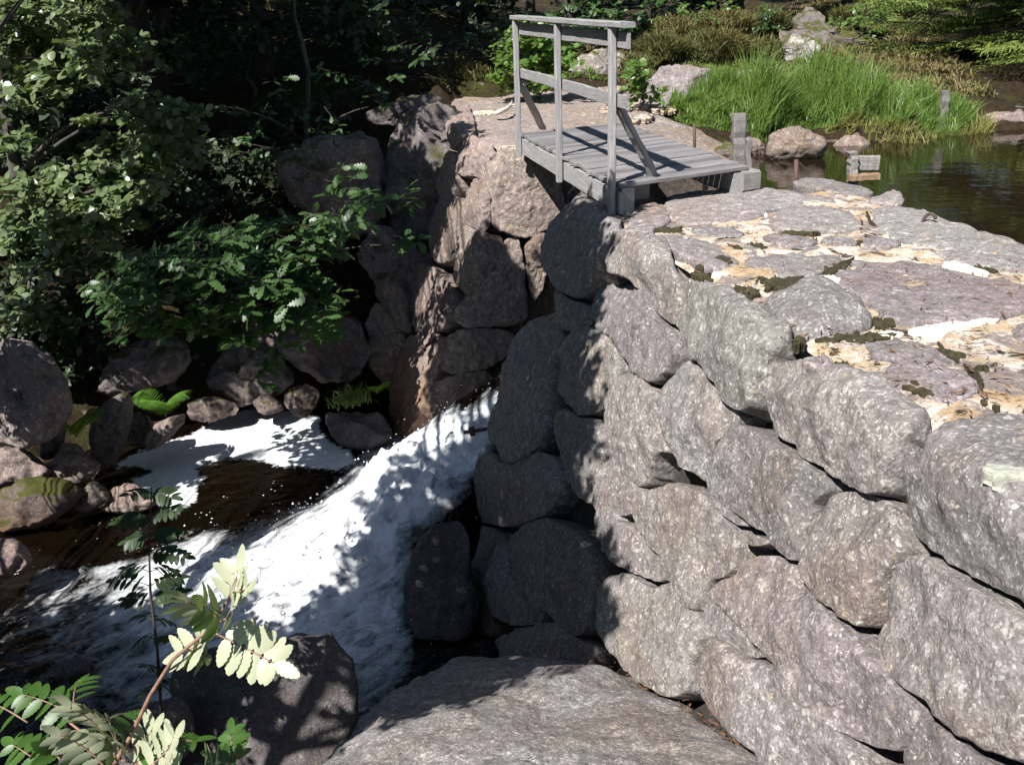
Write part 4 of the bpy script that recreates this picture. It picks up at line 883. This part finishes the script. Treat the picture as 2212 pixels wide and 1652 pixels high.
for a in (("shade_fill_bush", "added dark undergrowth deepening the shade on the slope behind the pale leaved tree, lower left", [(80, 720, 110, 50), (200, 700, 90, 40), (30, 640, 60, 60), (160, 630, 70, 40), (150, 780, 80, 40), (40, 720, 60, 40)], 10.6, 45), ("shade_fill_bush", "added dark undergrowth deepening the shade between the pale leaved tree and the oak", [(300, 480, 120, 60), (420, 450, 100, 50), (260, 560, 90, 50), (350, 380, 90, 40)], 12.4, 46),
          ("shade_fill_bush", "added dark bush deepening the shade on the slope above the oak's left branches", [(480, 380, 110, 60), (580, 360, 90, 50), (420, 330, 80, 40), (540, 440, 70, 40)], 13.0, 47), ("shade_fill_bush", "added dark low bush deepening the shade on top of the shaded rock pile left of the abutment", [(740, 190, 60, 30), (640, 240, 70, 40), (820, 190, 60, 20), (560, 280, 60, 30)], 14.2, 48), ("shade_fill_bush", "added dark bush thickening the deep shade at the left edge of the wood", [(60, 320, 90, 60), (180, 300, 80, 60), (120, 220, 80, 50), (280, 200, 80, 60)], 12.8, 49)):
    bush(a[0], a[1], a[2], a[3], DARKL, .10, a[4], n0=34, thick=.5)  # added bushes: their dark leaves cover sunlit ground and stand in for shade
for a in (("shade_fill_bush", "dark undergrowth bush right behind the back corner of the abutment", [(940, 150, 60, 40), (1010, 130, 60, 40), (900, 190, 50, 25), (1050, 90, 40, 40), (1000, 165, 50, 18), (1060, 150, 40, 20), (880, 180, 40, 25)], 17.2, 55), ("leafy_bush", "green bush left of the striped slab at the top", [(1620, 50, 40, 30), (1660, 40, 35, 30), (1590, 75, 35, 25)], 20.5, 51), ("leafy_bush", "green bush on the hump between striped slab and spruce", [(1850, 45, 45, 30), (1900, 40, 40, 30), (1870, 80, 40, 22)], 20, 52), ("leafy_bush", "low green bush under the spruce boughs by the pond", [(2060, 225, 60, 20), (2130, 215, 50, 22), (2180, 225, 40, 18)], 15.5, 53), ("leafy_bush", "green bush behind the railing between its middle and near posts", [(1280, 75, 50, 25), (1250, 55, 35, 25), (1330, 70, 35, 18)], 18.6, 54)):
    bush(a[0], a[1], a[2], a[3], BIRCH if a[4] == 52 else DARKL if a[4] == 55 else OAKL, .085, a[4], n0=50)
# grass like things: blades in one mesh
def blades(pts, h, mat, name, rng, lean=.35, wid=1.0, wind=(0, 0), droop=.35):
    n = len(pts); d = rng.normal(size=(n, 2)) * lean + np.array(wind); H = h * (.45 + .65 * rng.random(n)) * (.8 + .35 * np.sin(pts[:, 0] * 5.1 + pts[:, 1] * 3.3))
    ts = np.array([0, .25, .5, .75, 1.0]); ws = np.array([.9, 1, .85, .6, .08]) * wid
    P = pts[:, None, :] + np.stack([d[:, :1] * H[:, None] * (ts ** 1.9)[None], d[:, 1:] * H[:, None] * (ts ** 1.9)[None], H[:, None] * (ts - droop * np.linalg.norm(d, axis=1)[:, None] * ts[None] ** 3)], -1)
    a = rng.random(n) * 3.1416; s = np.stack([np.cos(a), np.sin(a), 0 * a], -1)
    W = (.006 + .004 * rng.random(n))[:, None, None] * ws[None, :, None] * s[:, None]
    V = np.stack([P - W, P + W], 2).reshape(n, 10, 3)
    f = np.array([(2 * i, 2 * i + 1, 2 * i + 3, 2 * i + 2) for i in range(4)]); I = (np.arange(n)[:, None, None] * 10 + f[None]).reshape(-1, 4)
    return mesh_obj(name, V.reshape(-1, 3), I, mat)
def hit_ground(u, v):
    d = rays((u, v))[0]; P = CAM + d * np.arange(2, 45, .1)[:, None]; h = P[:, 2] < terrain_z(P[:, :2])
    return P[np.argmax(h)] if h.any() else P[-1]
_GX, _GY = np.arange(880, 2260, 14), np.arange(-10, 345, 9)
def _first_hit():
    gx, gy = np.meshgrid(_GX, _GY); d = rays(np.c_[gx.ravel(), gy.ravel()]); out = np.full(len(d), 40.0); live = np.ones(len(d), bool)
    for t in np.arange(8, 40, .15):
        P = CAM + d[live] * t; h = P[:, 2] < np.maximum(-.42, terrain_z(P[:, :2])); k = np.where(live)[0]; out[k[h]] = t; live[k[h]] = False
    return out.reshape(gx.shape)
_GT = _first_hit()
def ground_pts(poly, n, rng):
    """points of the bank seen inside an outline: first hit of the ground"""
    p = sample_in(poly, n, rng); ix = np.clip(np.round((p[:, 0] - _GX[0]) / 14).astype(int), 0, len(_GX) - 1); iy = np.clip(np.round((p[:, 1] - _GY[0]) / 9).astype(int), 0, len(_GY) - 1)
    q = CAM + rays(p) * _GT[iy, ix][:, None]; t0 = terrain_z(q[:, :2]); q[:, 2] = np.maximum(t0 + floor_noise(np.c_[q[:, :2], t0]), -.45)
    return q
rng = np.random.default_rng(50)
SEDGES = [([(1490, 265), (1540, 235), (1620, 240), (1650, 300), (1570, 290)], 900, .62, SEDGE), ([(1600, 270), (1640, 225), (1760, 225), (1780, 275), (1660, 285)], 1500, 1.05, SEDGE), ([(1740, 275), (1760, 230), (1880, 230), (1900, 290), (1800, 298)], 1300, .85, SEDGE),
          ([(1640, 270), (1700, 255), (1800, 262), (1800, 275), (1660, 278)], 900, .9, SEDGE), ([(1440, 235), (1520, 225), (1620, 240), (1620, 270), (1500, 265)], 1500, .62, SEDGE), ([(1490, 270), (1540, 262), (1600, 275), (1590, 290), (1520, 285)], 500, .4, SEDGE), ([(1880, 290), (1880, 240), (2000, 245), (2010, 300), (1920, 308)], 1300, .75, SEDGE), ([(2000, 300), (2000, 250), (2090, 255), (2100, 290), (2050, 310)], 700, .6, SEDGE), ([(1620, 300), (1650, 285), (1665, 300), (1640, 320)], 120, .75, SEDGE), ([(1780, 300), (1850, 290), (1860, 300), (1800, 305)], 220, .45, SEDGEY),
          ([(1850, 318), (1900, 300), (2100, 290), (2120, 312), (1960, 325)], 420, .34, SEDGEY), ([(2095, 300), (2120, 285), (2150, 290), (2130, 312)], 60, .5, SEDGEY), ([(1430, 240), (1480, 225), (1520, 250), (1500, 265)], 500, .35, SEDGE)]
for i, (poly, n, h, mt) in enumerate(SEDGES):
    o = blades(ground_pts(poly, int(n * 1.7), rng), h * (.85 if i < 4 else .7), mt, "sedge", rng, .24, .85, (.12, -.02)); tag(o, "tall bright green sedge growing along the far pond edge", "grass", kind='stuff')
DRYG = [([(1240, 110), (1300, 85), (1380, 90), (1370, 120), (1270, 125)], 900, .22), ([(1810, 130), (1860, 125), (1870, 150), (1820, 155)], 260, .25), ([(1700, 30), (1770, 5), (1850, 20), (1800, 40)], 700, .2), ([(1900, 195), (1960, 200), (1950, 225)], 200, .2), ([(1540, 200), (1900, 200), (1990, 215), (1560, 230)], 700, .2), ([(1880, 310), (2080, 300), (2080, 316), (1900, 325)], 350, .14), ([(1330, 130), (1420, 160), (1370, 180)], 300, .2), ([(1560, 318), (1612, 308), (1618, 328), (1570, 335)], 300, .07)]
for i, (poly, n, h) in enumerate(DRYG):
    o = blades(ground_pts(poly, n, rng), h, DRY, "dry_grass", rng, .5, 1.2); tag(o, "yellow dry grass between the rocks of the far bank", "grass", kind='stuff')
GC = [([(1400, 225), (1560, 225), (1610, 270), (1480, 270)], 1500, .16, SEDGE), ([(1600, 230), (1900, 200), (2080, 240), (2080, 270), (1700, 270)], 2500, .35, SEDGE), ([(930, 130), (1120, 120), (1120, 190), (960, 195)], 1200, .2, HEATH), ([(1330, 70), (1700, 60), (1800, 150), (1700, 220), (1450, 230), (1330, 160)], 6000, .16, SEDGE), ([(1700, 10), (2000, 10), (2100, 240), (1900, 230), (1750, 180)], 7000, .18, DRY), ([(1250, 100), (1700, 90), (2100, 240), (1900, 240), (1400, 230)], 5000, .15, DRY), ([(1250, 60), (1900, 5), (2212, 40), (2212, 60), (1900, 60), (1500, 90)], 1800, .3, HEATH), ([(1750, 60), (2000, 60), (2150, 230), (1850, 160)], 1500, .2, HEATHB), ([(1000, 150), (1240, 130), (1330, 190), (1150, 185)], 700, .14, SEDGE)]
for i, (poly, n, h, mt) in enumerate(GC):
    o = blades(ground_pts(poly, n, rng), h, mt, "ground_cover", rng, .5, 1.3); tag(o, "low heath and grass covering the ground of the far bank", "ground cover", kind='stuff')
# heather: mounds of fine upright twigs
HE = [("heather_shrub", "olive heather mound right behind the handrail end", (1425, 100, 45, 30), 17.4, HEATH), ("heather_shrub", "tall olive heather mound above the purple rock", (1500, 95, 60, 38), 17.6, HEATH), ("heather_shrub", "brown tipped heather mound in the middle of the row", (1575, 95, 50, 40), 17.8, HEATHB),
      ("heather_shrub", "dark green heather mound next to the lichen boulder", (1640, 110, 45, 35), 17.8, HEATH), ("heather_shrub", "rusty heather clump higher up behind the row", (1545, 45, 70, 25), 20, HEATHB), ("heather_shrub", "olive heather on the hump left of the spruce", (1850, 25, 50, 30), 21, HEATH),
      ("heather_shrub", "low heather strip along the bridge bank", (1380, 130, 35, 25), 17, HEATH), ("heather_shrub", "small yellowish heather clump under the handrail end", (1455, 60, 35, 22), 18.5, HEATHB), ("heather_shrub", "dim heather clump at the top left of the striped slab", (1665, 45, 35, 35), 21, HEATH),
      ("heather_shrub", "sunlit yellow heather tuft high in the shade at the top left", (610, 8, 70, 14), 19, HEATHB), ("heather_shrub", "ochre heather on the dark slope top centre left", (800, 60, 50, 50), 17.5, HEATHB)]
for i, (nm, lb, (x, y, rx, ry), Y, mt) in enumerate(HE):
    k = Y / F; c = py(x, y + ry, Y); r2 = np.random.default_rng(60 + i); n = int(4.5 * rx * ry)
    a = r2.random(n) * 6.283; q = r2.random(n) ** .5; p = np.stack([c[0] + np.cos(a) * q * rx * k, Y + np.sin(a) * q * .5, np.full(n, c[2])], -1)
    hh = 2 * ry * k * (1 - .55 * q ** 2); e = empty(nm, c, lb, "shrub", "heather on the far bank")
    p[:, 2] += hh * r2.random(n) * .55
    o = blades(p, .30 * ry * k * 2 + .12, mt, "foliage", r2, .5, 1.35); under(o, e)
    M = Mesh()
    for j in range(14): w = p[r2.integers(n)]; M.add(tube([c - Zd(.1), (c + w) / 2 + r2.normal(size=3) * .05, w], [.012, .009, .004], 4))
    under(mesh_obj("stem", M.V, M.F, BARK), e)
# spruce with layered boughs coming in from the right
def spruce(name, label, x, y, z0, z1, R, seed, nb=46, s=1.0, group=None):
    rng = np.random.default_rng(seed); e = empty(name, (x, y, z0), label, "tree", group); pos = []; xd = []; nr = []; sz = []; M = Mesh()
    M.add(tube([(x, y, z0 - .4), (x + .05, y, (z0 + z1) / 2), (x, y, z1)], [.16, .1, .01], 9))
    for b in range(nb):
        t = (b + rng.random()) / nb; z = z0 + (z1 - z0) * t; a = rng.random() * 6.283; L = R * (1 - t) ** .8 * (.75 + .35 * rng.random()) + .15
        h = np.array([math.cos(a), math.sin(a), 0]); sd = np.array([-h[1], h[0], 0]); m = 16
        ax = [np.array([x, y, z]) + h * L * u + Zd(-.30 * L * u + .24 * L * u * u) for u in np.linspace(0, 1, m)]
        M.add(tube(ax[::3] + [ax[-1]], [.02 * (1 - i / 7) + .003 for i in range(len(ax[::3]) + 1)], 4))
        for i in range(2, m):
            u = i / (m - 1)
            for g in (-1, 1):
                tl = (.42 * L) * (1 - u) ** .75 * (.7 + .5 * rng.random()) + .10; dr = h * .75 + sd * g * .9 + Zd(-.10); dr /= np.linalg.norm(dr); nt_ = max(3, int(tl / .045))
                for j in range(nt_):
                    p = ax[i] + dr * tl * (j + .5) / nt_; 
                    for g2 in (-1, 1):
                        pos.append(p + rng.normal(size=3) * .012); v = dr * .8 + np.cross(dr, (0, 0, 1)) * g2 * .8 + Zd(rng.normal() * .25 - .1); xd.append(v); nr.append((0, 0, 1) + rng.normal(size=3) * .35); sz.append((.085 + .05 * rng.random()) * s)
    V, I = leaves(SPINDLE, np.array(pos), np.array(xd), np.array(nr), np.array(sz)); under(mesh_obj("crown", V, I, SPRUCE), e); under(mesh_obj("trunk", M.V, M.F, BARK), e)
spruce("spruce", "sunlit spruce reaching over the pond with layered boughs at the upper right", 8.6, 16.6, -.5, 7.0, 3.5, 71, nb=150)
spruce("spruce", "second spruce behind at the top right corner", 10.6, 19.5, -.1, 8, 3.2, 72, nb=110)
spruce("spruce", "dark spruce standing far behind the lichen boulder", 8.4, 25.5, .3, 8, 2.6, 73, nb=70)
# ferns and tufts on the left bank
def fern(label, x, y, Y, L, seed, nf=7):
    rng = np.random.default_rng(seed); b = py(x, y, Y); e = empty("fern", b, label, "fern", "ferns on the left bank")
    for k in range(nf):
        a = -math.pi / 2 + rng.uniform(-1.9, 1.9); h = np.array([math.cos(a), math.sin(a), 0]); l = L * rng.uniform(.7, 1.1); us = np.linspace(0, 1, 22)
        ax = np.array([b + h * l * .62 * u + Zd(l * (1.5 * u - 1.05 * u * u)) for u in us]); t = np.gradient(ax, axis=0); sd = unit(np.cross(t, (0, 0, 1)))
        pos = np.vstack([ax[2:], ax[2:]]); dr = np.vstack([sd[2:] + unit(t[2:]) * .35, -sd[2:] + unit(t[2:]) * .35]); w = l * .36 * np.sin(np.pi * us[2:] ** .75) ** .8 + .012
        V, I = leaves(leaf_template((0, .3, .7, 1), (.03, .04, .028, .004), .1, .3), pos, dr, np.tile((0, 0, 1.), (len(pos), 1)) + rng.normal(size=(len(pos), 3)) * .1, np.r_[w, w])
        V2, f2 = tube(ax, [.004] * len(ax), 3); f2 = np.array([f for f in f2 if len(f) == 4]); Vc, Ic = cat([(V, I), (np.array(V2), f2)])
        under(mesh_obj("frond", Vc, Ic, FERN), e)
fern("bright yellow green fern clump in a sun patch left of the dark round boulder", 358, 900, 9.35, .5, 81, 11)
fern("smaller fern clump beside the upright narrow slab", 165, 945, 9.05, .48, 82, 8)
fern("tiny fern sprig under the egg shaped rock's boulder", 815, 850, 10.0, .25, 83, 5)
o = blades(np.array([py(755, 868, 10.2) + np.r_[rng.normal(size=2) * .09, 0] for _ in range(260)]), .26, SEDGE, "grass_tuft", rng, .5); tag(o, "small green grass tuft between the egg shaped rock and abutment foot", "grass")
# ---- rowans near the viewer: feathered leaves built leaflet by leaflet
def compound(base, tip, nrm, L, rng, pairs=7, bend=.12):
    base, tip, nrm = map(lambda v: np.array(v, float), (base, tip, nrm)); ax = tip - base; n = pairs * 2 + 1; l = np.linalg.norm(ax); d = ax / l; sd = np.cross(nrm, d); sd /= np.linalg.norm(sd); nn = np.cross(d, sd)
    us = np.linspace(.22, .97, pairs); cur = lambda u: base + ax * u + nn * (bend * l * (4 * u * (1 - u)))
    pos = []; xd = []; nr = []; sz = []
    for u in us:
        for g in (-1, 1):
            pos.append(cur(u)); xd.append(sd * g + d * .45 - nn * .18 + rng.normal(size=3) * .10); nr.append(nn + rng.normal(size=3) * .18 - sd * g * .1); sz.append(L * (.8 + .3 * math.sin(math.pi * u)) * rng.uniform(.9, 1.1))
    pos.append(cur(1)); xd.append(d); nr.append(nn); sz.append(L)
    lv = leaves(ROWAN, np.array(pos), np.array(xd), np.array(nr), np.array(sz)); st = tube([cur(u) for u in np.linspace(0, 1, 8)], [.0022 - .0012 * u for u in np.linspace(0, 1, 8)], 5)
    return lv, st
def rowan(name, label, base, stems, lvs, mat, seed, stem_mat):
    rng = np.random.default_rng(seed); e = empty(name, base, label, "plant"); M = Mesh(); P = []
    for pts, rr in stems: M.add(tube(pts, rr, 7))
    for b, t, nr, L, pr in lvs:
        lv, st = compound(b, t, nr, L, rng, pr); P.append(lv); M.add(st)
    V, I = cat(P); under(mesh_obj("leaves", V, I, mat), e); under(mesh_obj("stem", M.V, M.F, stem_mat), e)
YD = 1.55
q = lambda x, y, Y=YD: py(x, y, Y)
TOC = -FW                                              # leaf undersides turn to the light that comes over the viewer's shoulder
dn = -LS
rowan("rowan_branch", "sunlit pale rowan branch with feathered leaves reaching up in the foreground", q(245, 1720),
      [([q(200, 1760), q(245, 1652), q(282, 1590), q(325, 1500), q(372, 1425), q(420, 1385), q(460, 1352), q(490, 1300), q(508, 1250)], [.005, .0046, .0042, .004, .0037, .0034, .0028, .002, .0014]), ([q(245, 1652), q(190, 1590), q(150, 1560)], [.004, .003, .002])],
      [(q(455, 1362), q(592, 1432, YD - .04), dn, .056, 6), (q(462, 1352), q(402, 1300, YD - .03), dn, .058, 4), (q(488, 1305), q(512, 1232, YD + .03), dn, .05, 3), (q(450, 1365), q(388, 1410, YD + .03), dn, .05, 4), (q(470, 1345), q(500, 1300, YD - .05), dn, .045, 3), (q(400, 1400), q(440, 1420, YD + .05), dn, .045, 3),
       (q(262, 1640), q(150, 1520, YD - .05), dn, .062, 6), (q(270, 1625), q(330, 1570, YD), dn, .045, 4), (q(285, 1640), q(420, 1600, YD), (.1, .2, 1), .045, 5), (q(262, 1640), q(330, 1660, YD - .05), dn, .05, 5), (q(420, 1650), q(460, 1660, YD - .1), dn, .05, 4), (q(255, 1650, 1.42), q(150, 1530, 1.4), dn, .044, 7), (q(235, 1668, 1.4), q(130, 1590, 1.38), dn, .042, 6), (q(300, 1670, 1.4), q(375, 1590, 1.4), dn, .045, 5), (q(255, 1650), q(120, 1620, YD - .1), dn, .055, 5), (q(280, 1640), q(370, 1640, YD - .08), dn, .05, 5), (q(470, 1350), q(440, 1310, YD - .06), dn, .052, 4), (q(500, 1280), q(530, 1270, YD - .02), dn, .045, 2)], ROWANL, 91, STEM)
UPN = (-.2, -.35, 1)
rowan("rowan_shoot", "fresh green rowan leaves at the bottom left corner", q(120, 1730, 1.8),
      [([q(90, 1720, 1.8), q(150, 1600, 1.8), q(130, 1520, 1.85)], [.005, .004, .002])],
      [(q(190, 1560, 1.8), q(50, 1500, 1.85), UPN, .05, 6), (q(160, 1540, 1.8), q(180, 1470, 1.95), UPN, .05, 5), (q(170, 1550, 1.8), q(260, 1570, 1.85), UPN, .045, 5), (q(60, 1560, 1.8), q(-20, 1520, 1.9), UPN, .045, 4), (q(90, 1650, 1.75), q(30, 1610, 1.8), UPN, .05, 4), (q(130, 1640, 1.7), q(100, 1600, 1.8), UPN, .05, 4), (q(200, 1580, 1.8), q(290, 1540, 1.9), UPN, .04, 4), (q(300, 1610, 1.75), q(395, 1595, 1.8), UPN, .045, 5)], ROWANL, 92, STEM)
rowan("rowan_shoot", "single small green rowan leaf spray at the bottom edge before the dark boulder", q(505, 1740, 1.7),
      [([q(520, 1720, 1.7), q(508, 1650, 1.7)], [.003, .002])], [(q(508, 1660, 1.7), q(500, 1580, 1.78), UPN, .04, 5), (q(508, 1660, 1.7), q(470, 1640, 1.7), UPN, .04, 3)], ROWANL, 93, STEM)
SY = 3.9
sx = [q(350, 1560, SY), q(340, 1400, SY), q(325, 1280, SY), q(322, 1180, SY), q(328, 1050, SY)]
lv = []
rs = np.random.default_rng(94)
for i, (yy, w) in enumerate(((1055, 45), (1110, 60), (1150, 55), (1185, 70), (1225, 60), (1255, 75), (1290, 60), (1330, 45), (1370, 40), (1440, 30), (1480, 35))):
    xx = np.interp(yy, [1050, 1180, 1280, 1400, 1560], [328, 322, 325, 340, 350])
    for g in (-1, 1):
        if rs.random() < .85: lv.append((q(xx, yy + 10, SY), q(xx + g * w * rs.uniform(.8, 1.15), yy + rs.uniform(-12, 22), SY + rs.uniform(-.12, .12)), (rs.normal() * .3, -.35, 1), .055, 6))
rowan("rowan_sapling", "slim dark rowan sapling in shade standing in front of the rapid", q(350, 1570, SY), [(sx, [.008, .007, .006, .004, .002])], lv, SAPL, 95, BARK)

# ---- trees left of and behind the viewer whose crowns shade the stream, plus the high canopy of the wood
def shade_clumps(poly, z, n, seed, rad=.33, ntw=16, lo=2.0, hi=1.6, surf=None, margin=160):
    rng = np.random.default_rng(seed); out = []
    for p in sample_in(poly, n, rng):
        Q = surf(np.array([p]))[0][0] if surf else (pz(p[0], p[1], z) if z is not None else hit_ground(*p))
        s = lo
        while s < 30:
            c = Q + LS * s; u, v, w = proj(c)
            e = (rad + .5) * F / max(w, .1)
            if w < .1 or u < -e or u > 2212 + e or v < -e: break
            s += .25
        c = Q + LS * (s + rng.random() * hi); out.append((c, (rad, rad, rad * .7), ntw))
    return out
SH1 = [(1190, 470), (1290, 430), (1320, 500), (1255, 650), (1235, 760), (1285, 880), (1215, 1000), (1210, 1100), (1280, 1250), (1280, 1400), (1040, 1400), (1000, 1100), (1080, 850), (1160, 620)]
SH2 = [(1030, 935), (1000, 1000), (940, 1060), (870, 1120), (780, 1200), (700, 1290), (600, 1340), (600, 1400), (800, 1500), (900, 1400), (900, 1200), (1000, 1050)]
SH3 = [(0, 1290), (200, 1310), (400, 1330), (600, 1390), (760, 1400), (760, 1600), (300, 1652), (0, 1652)]
SH4 = [(870, 1450), (1010, 1405), (1230, 1400), (1150, 1450), (1060, 1500), (900, 1560), (860, 1620), (790, 1570)]
cl = shade_clumps(SH1, 0, 130, 1, surf=DAM, rad=.26, ntw=24) + shade_clumps(SH2, -2.85, 46, 2, rad=.3, ntw=22) + shade_clumps(SH3, -2.9, 110, 3, rad=.38, ntw=30) + shade_clumps(SH4, -2.1, 24, 4, rad=.16, ntw=8)
SH5 = [(1075, 560), (1110, 600), (1135, 690), (1100, 790), (1060, 890), (955, 890), (950, 800), (1000, 690), (1050, 600)]
cl += shade_clumps(SH5, 0, 60, 25, rad=.2, ntw=16, surf=AB)
PINK = Solid([(py(40, 850, 8.6), (0, -1, .35))]); TALL = Solid([(py(890, 400, 11.3), (0, -1, .3))]); LOWB = Solid([(py(500, 780, 10.6), (0, -1, .5))])
cl += shade_clumps([(-40, 760), (60, 750), (130, 860), (110, 930), (0, 900)], 0, 22, 21, rad=.2, ntw=8, surf=PINK, lo=.8, hi=.5, margin=40)
cl += shade_clumps([(830, 230), (980, 230), (960, 420), (920, 560), (840, 500)], 0, 90, 22, rad=.3, ntw=14, surf=TALL)
cl += shade_clumps([(590, 285), (840, 275), (850, 400), (620, 440)], 0, 90, 26, rad=.3, ntw=15, surf=Solid([(py(700, 360, 12.1), (0, -1, .4))]))
cl += shade_clumps([(600, 330), (800, 290), (820, 480), (800, 700), (880, 700), (780, 800), (620, 800)], 0, 100, 23, rad=.34, ntw=15, surf=TALL)
cl += shade_clumps([(200, 740), (400, 720), (600, 720), (790, 690), (770, 790), (560, 800), (240, 800)], 0, 40, 24, rad=.3, ntw=12, surf=LOWB)
A = [c for c in cl if c[0][0] > -3.0]; B_ = [c for c in cl if c[0][0] <= -3.0]
for nm, lb, cc, bx, sd in (("birch", "tall birch just outside the left edge beside the viewer", A, (-2.6, 1.6), 101), ("birch", "second tall birch further out on the left bank", B_, (-5.6, 2.4), 102)):
    if cc: tree(nm, lb, (bx[0], bx[1], tz(*bx)), cc, ROUND, .07, ASPEN, sd, r=.055, height=max(c[0][2] for c in cc), per=8, tw=.26)
FS = [([(380, 0), (930, 0), (960, 170), (800, 220), (560, 280), (480, 180)], None, 120, 5), ([(0, 180), (300, 0), (480, 200), (480, 330), (300, 300), (100, 330)], None, 50, 6), ([(800, 240), (930, 240), (900, 440), (840, 440), (640, 380), (620, 330)], None, 34, 7)]
cl = []
for poly, z, n, sd in FS:
    if n: cl += shade_clumps(poly, z, n, sd, rad=.5, ntw=26, lo=3.0, hi=2.5)
cs = sorted(cl, key=lambda c: c[0][0]); k3 = len(cs) // 3
for i in range(3):
    cc = cs[i * k3:(i + 1) * k3 if i < 2 else None]; m = np.mean([c[0] for c in cc], 0); b = (min(m[0], -4.9) - .6 * i * 0, m[1] + .5)
    tree("birch", ("tall birch high above the left bank", "tall leaning birch over the far left bank", "tall birch nearest the abutment, its crown over the wood")[i], (b[0], b[1], tz(*b)), cc, BLOB, .13, DARKL, 110 + i, r=.12, height=max(c[0][2] for c in cc), per=8, tw=.36)
# fallen needles and grit caught in the joints of the dam top and along the slab
rng = np.random.default_rng(200)
pp = np.vstack([sample_in(tA([(300, 250), (1250, 300), (2200, 420), (2200, 1250), (1700, 1200), (1000, 880), (500, 480)]), 420, rng)])
qq, _n = TOP(pp); qq[:, 2] += .018 + rng.random(len(qq)) * .012
sp_ = np.array([py(u + rng.normal() * 14, v + rng.normal() * 7, Y) for u, v, Y in zip(np.interp(np.linspace(0, 1, 160), [0, .5, 1], [1300, 1480, 1600]), np.interp(np.linspace(0, 1, 160), [0, .5, 1], [1440, 1532, 1622]), np.interp(np.linspace(0, 1, 160), [0, .5, 1], [4.75, 3.8, 3.33]))])
al = np.vstack([qq, sp_]); xd = rng.normal(size=(len(al), 3)) * (1, 1, .12)
V, I = leaves(SPINDLE, al, xd, np.tile((0, 0, 1.), (len(al), 1)) + rng.normal(size=(len(al), 3)) * .3, .02 + .03 * rng.random(len(al)))
tag(mesh_obj("needle_litter", V, I, simple("brown_needles", (.16, .08, .04), (.08, .045, .025), 30)), "fallen brown needles caught on the dam top and below the dam face", "litter", kind='stuff')
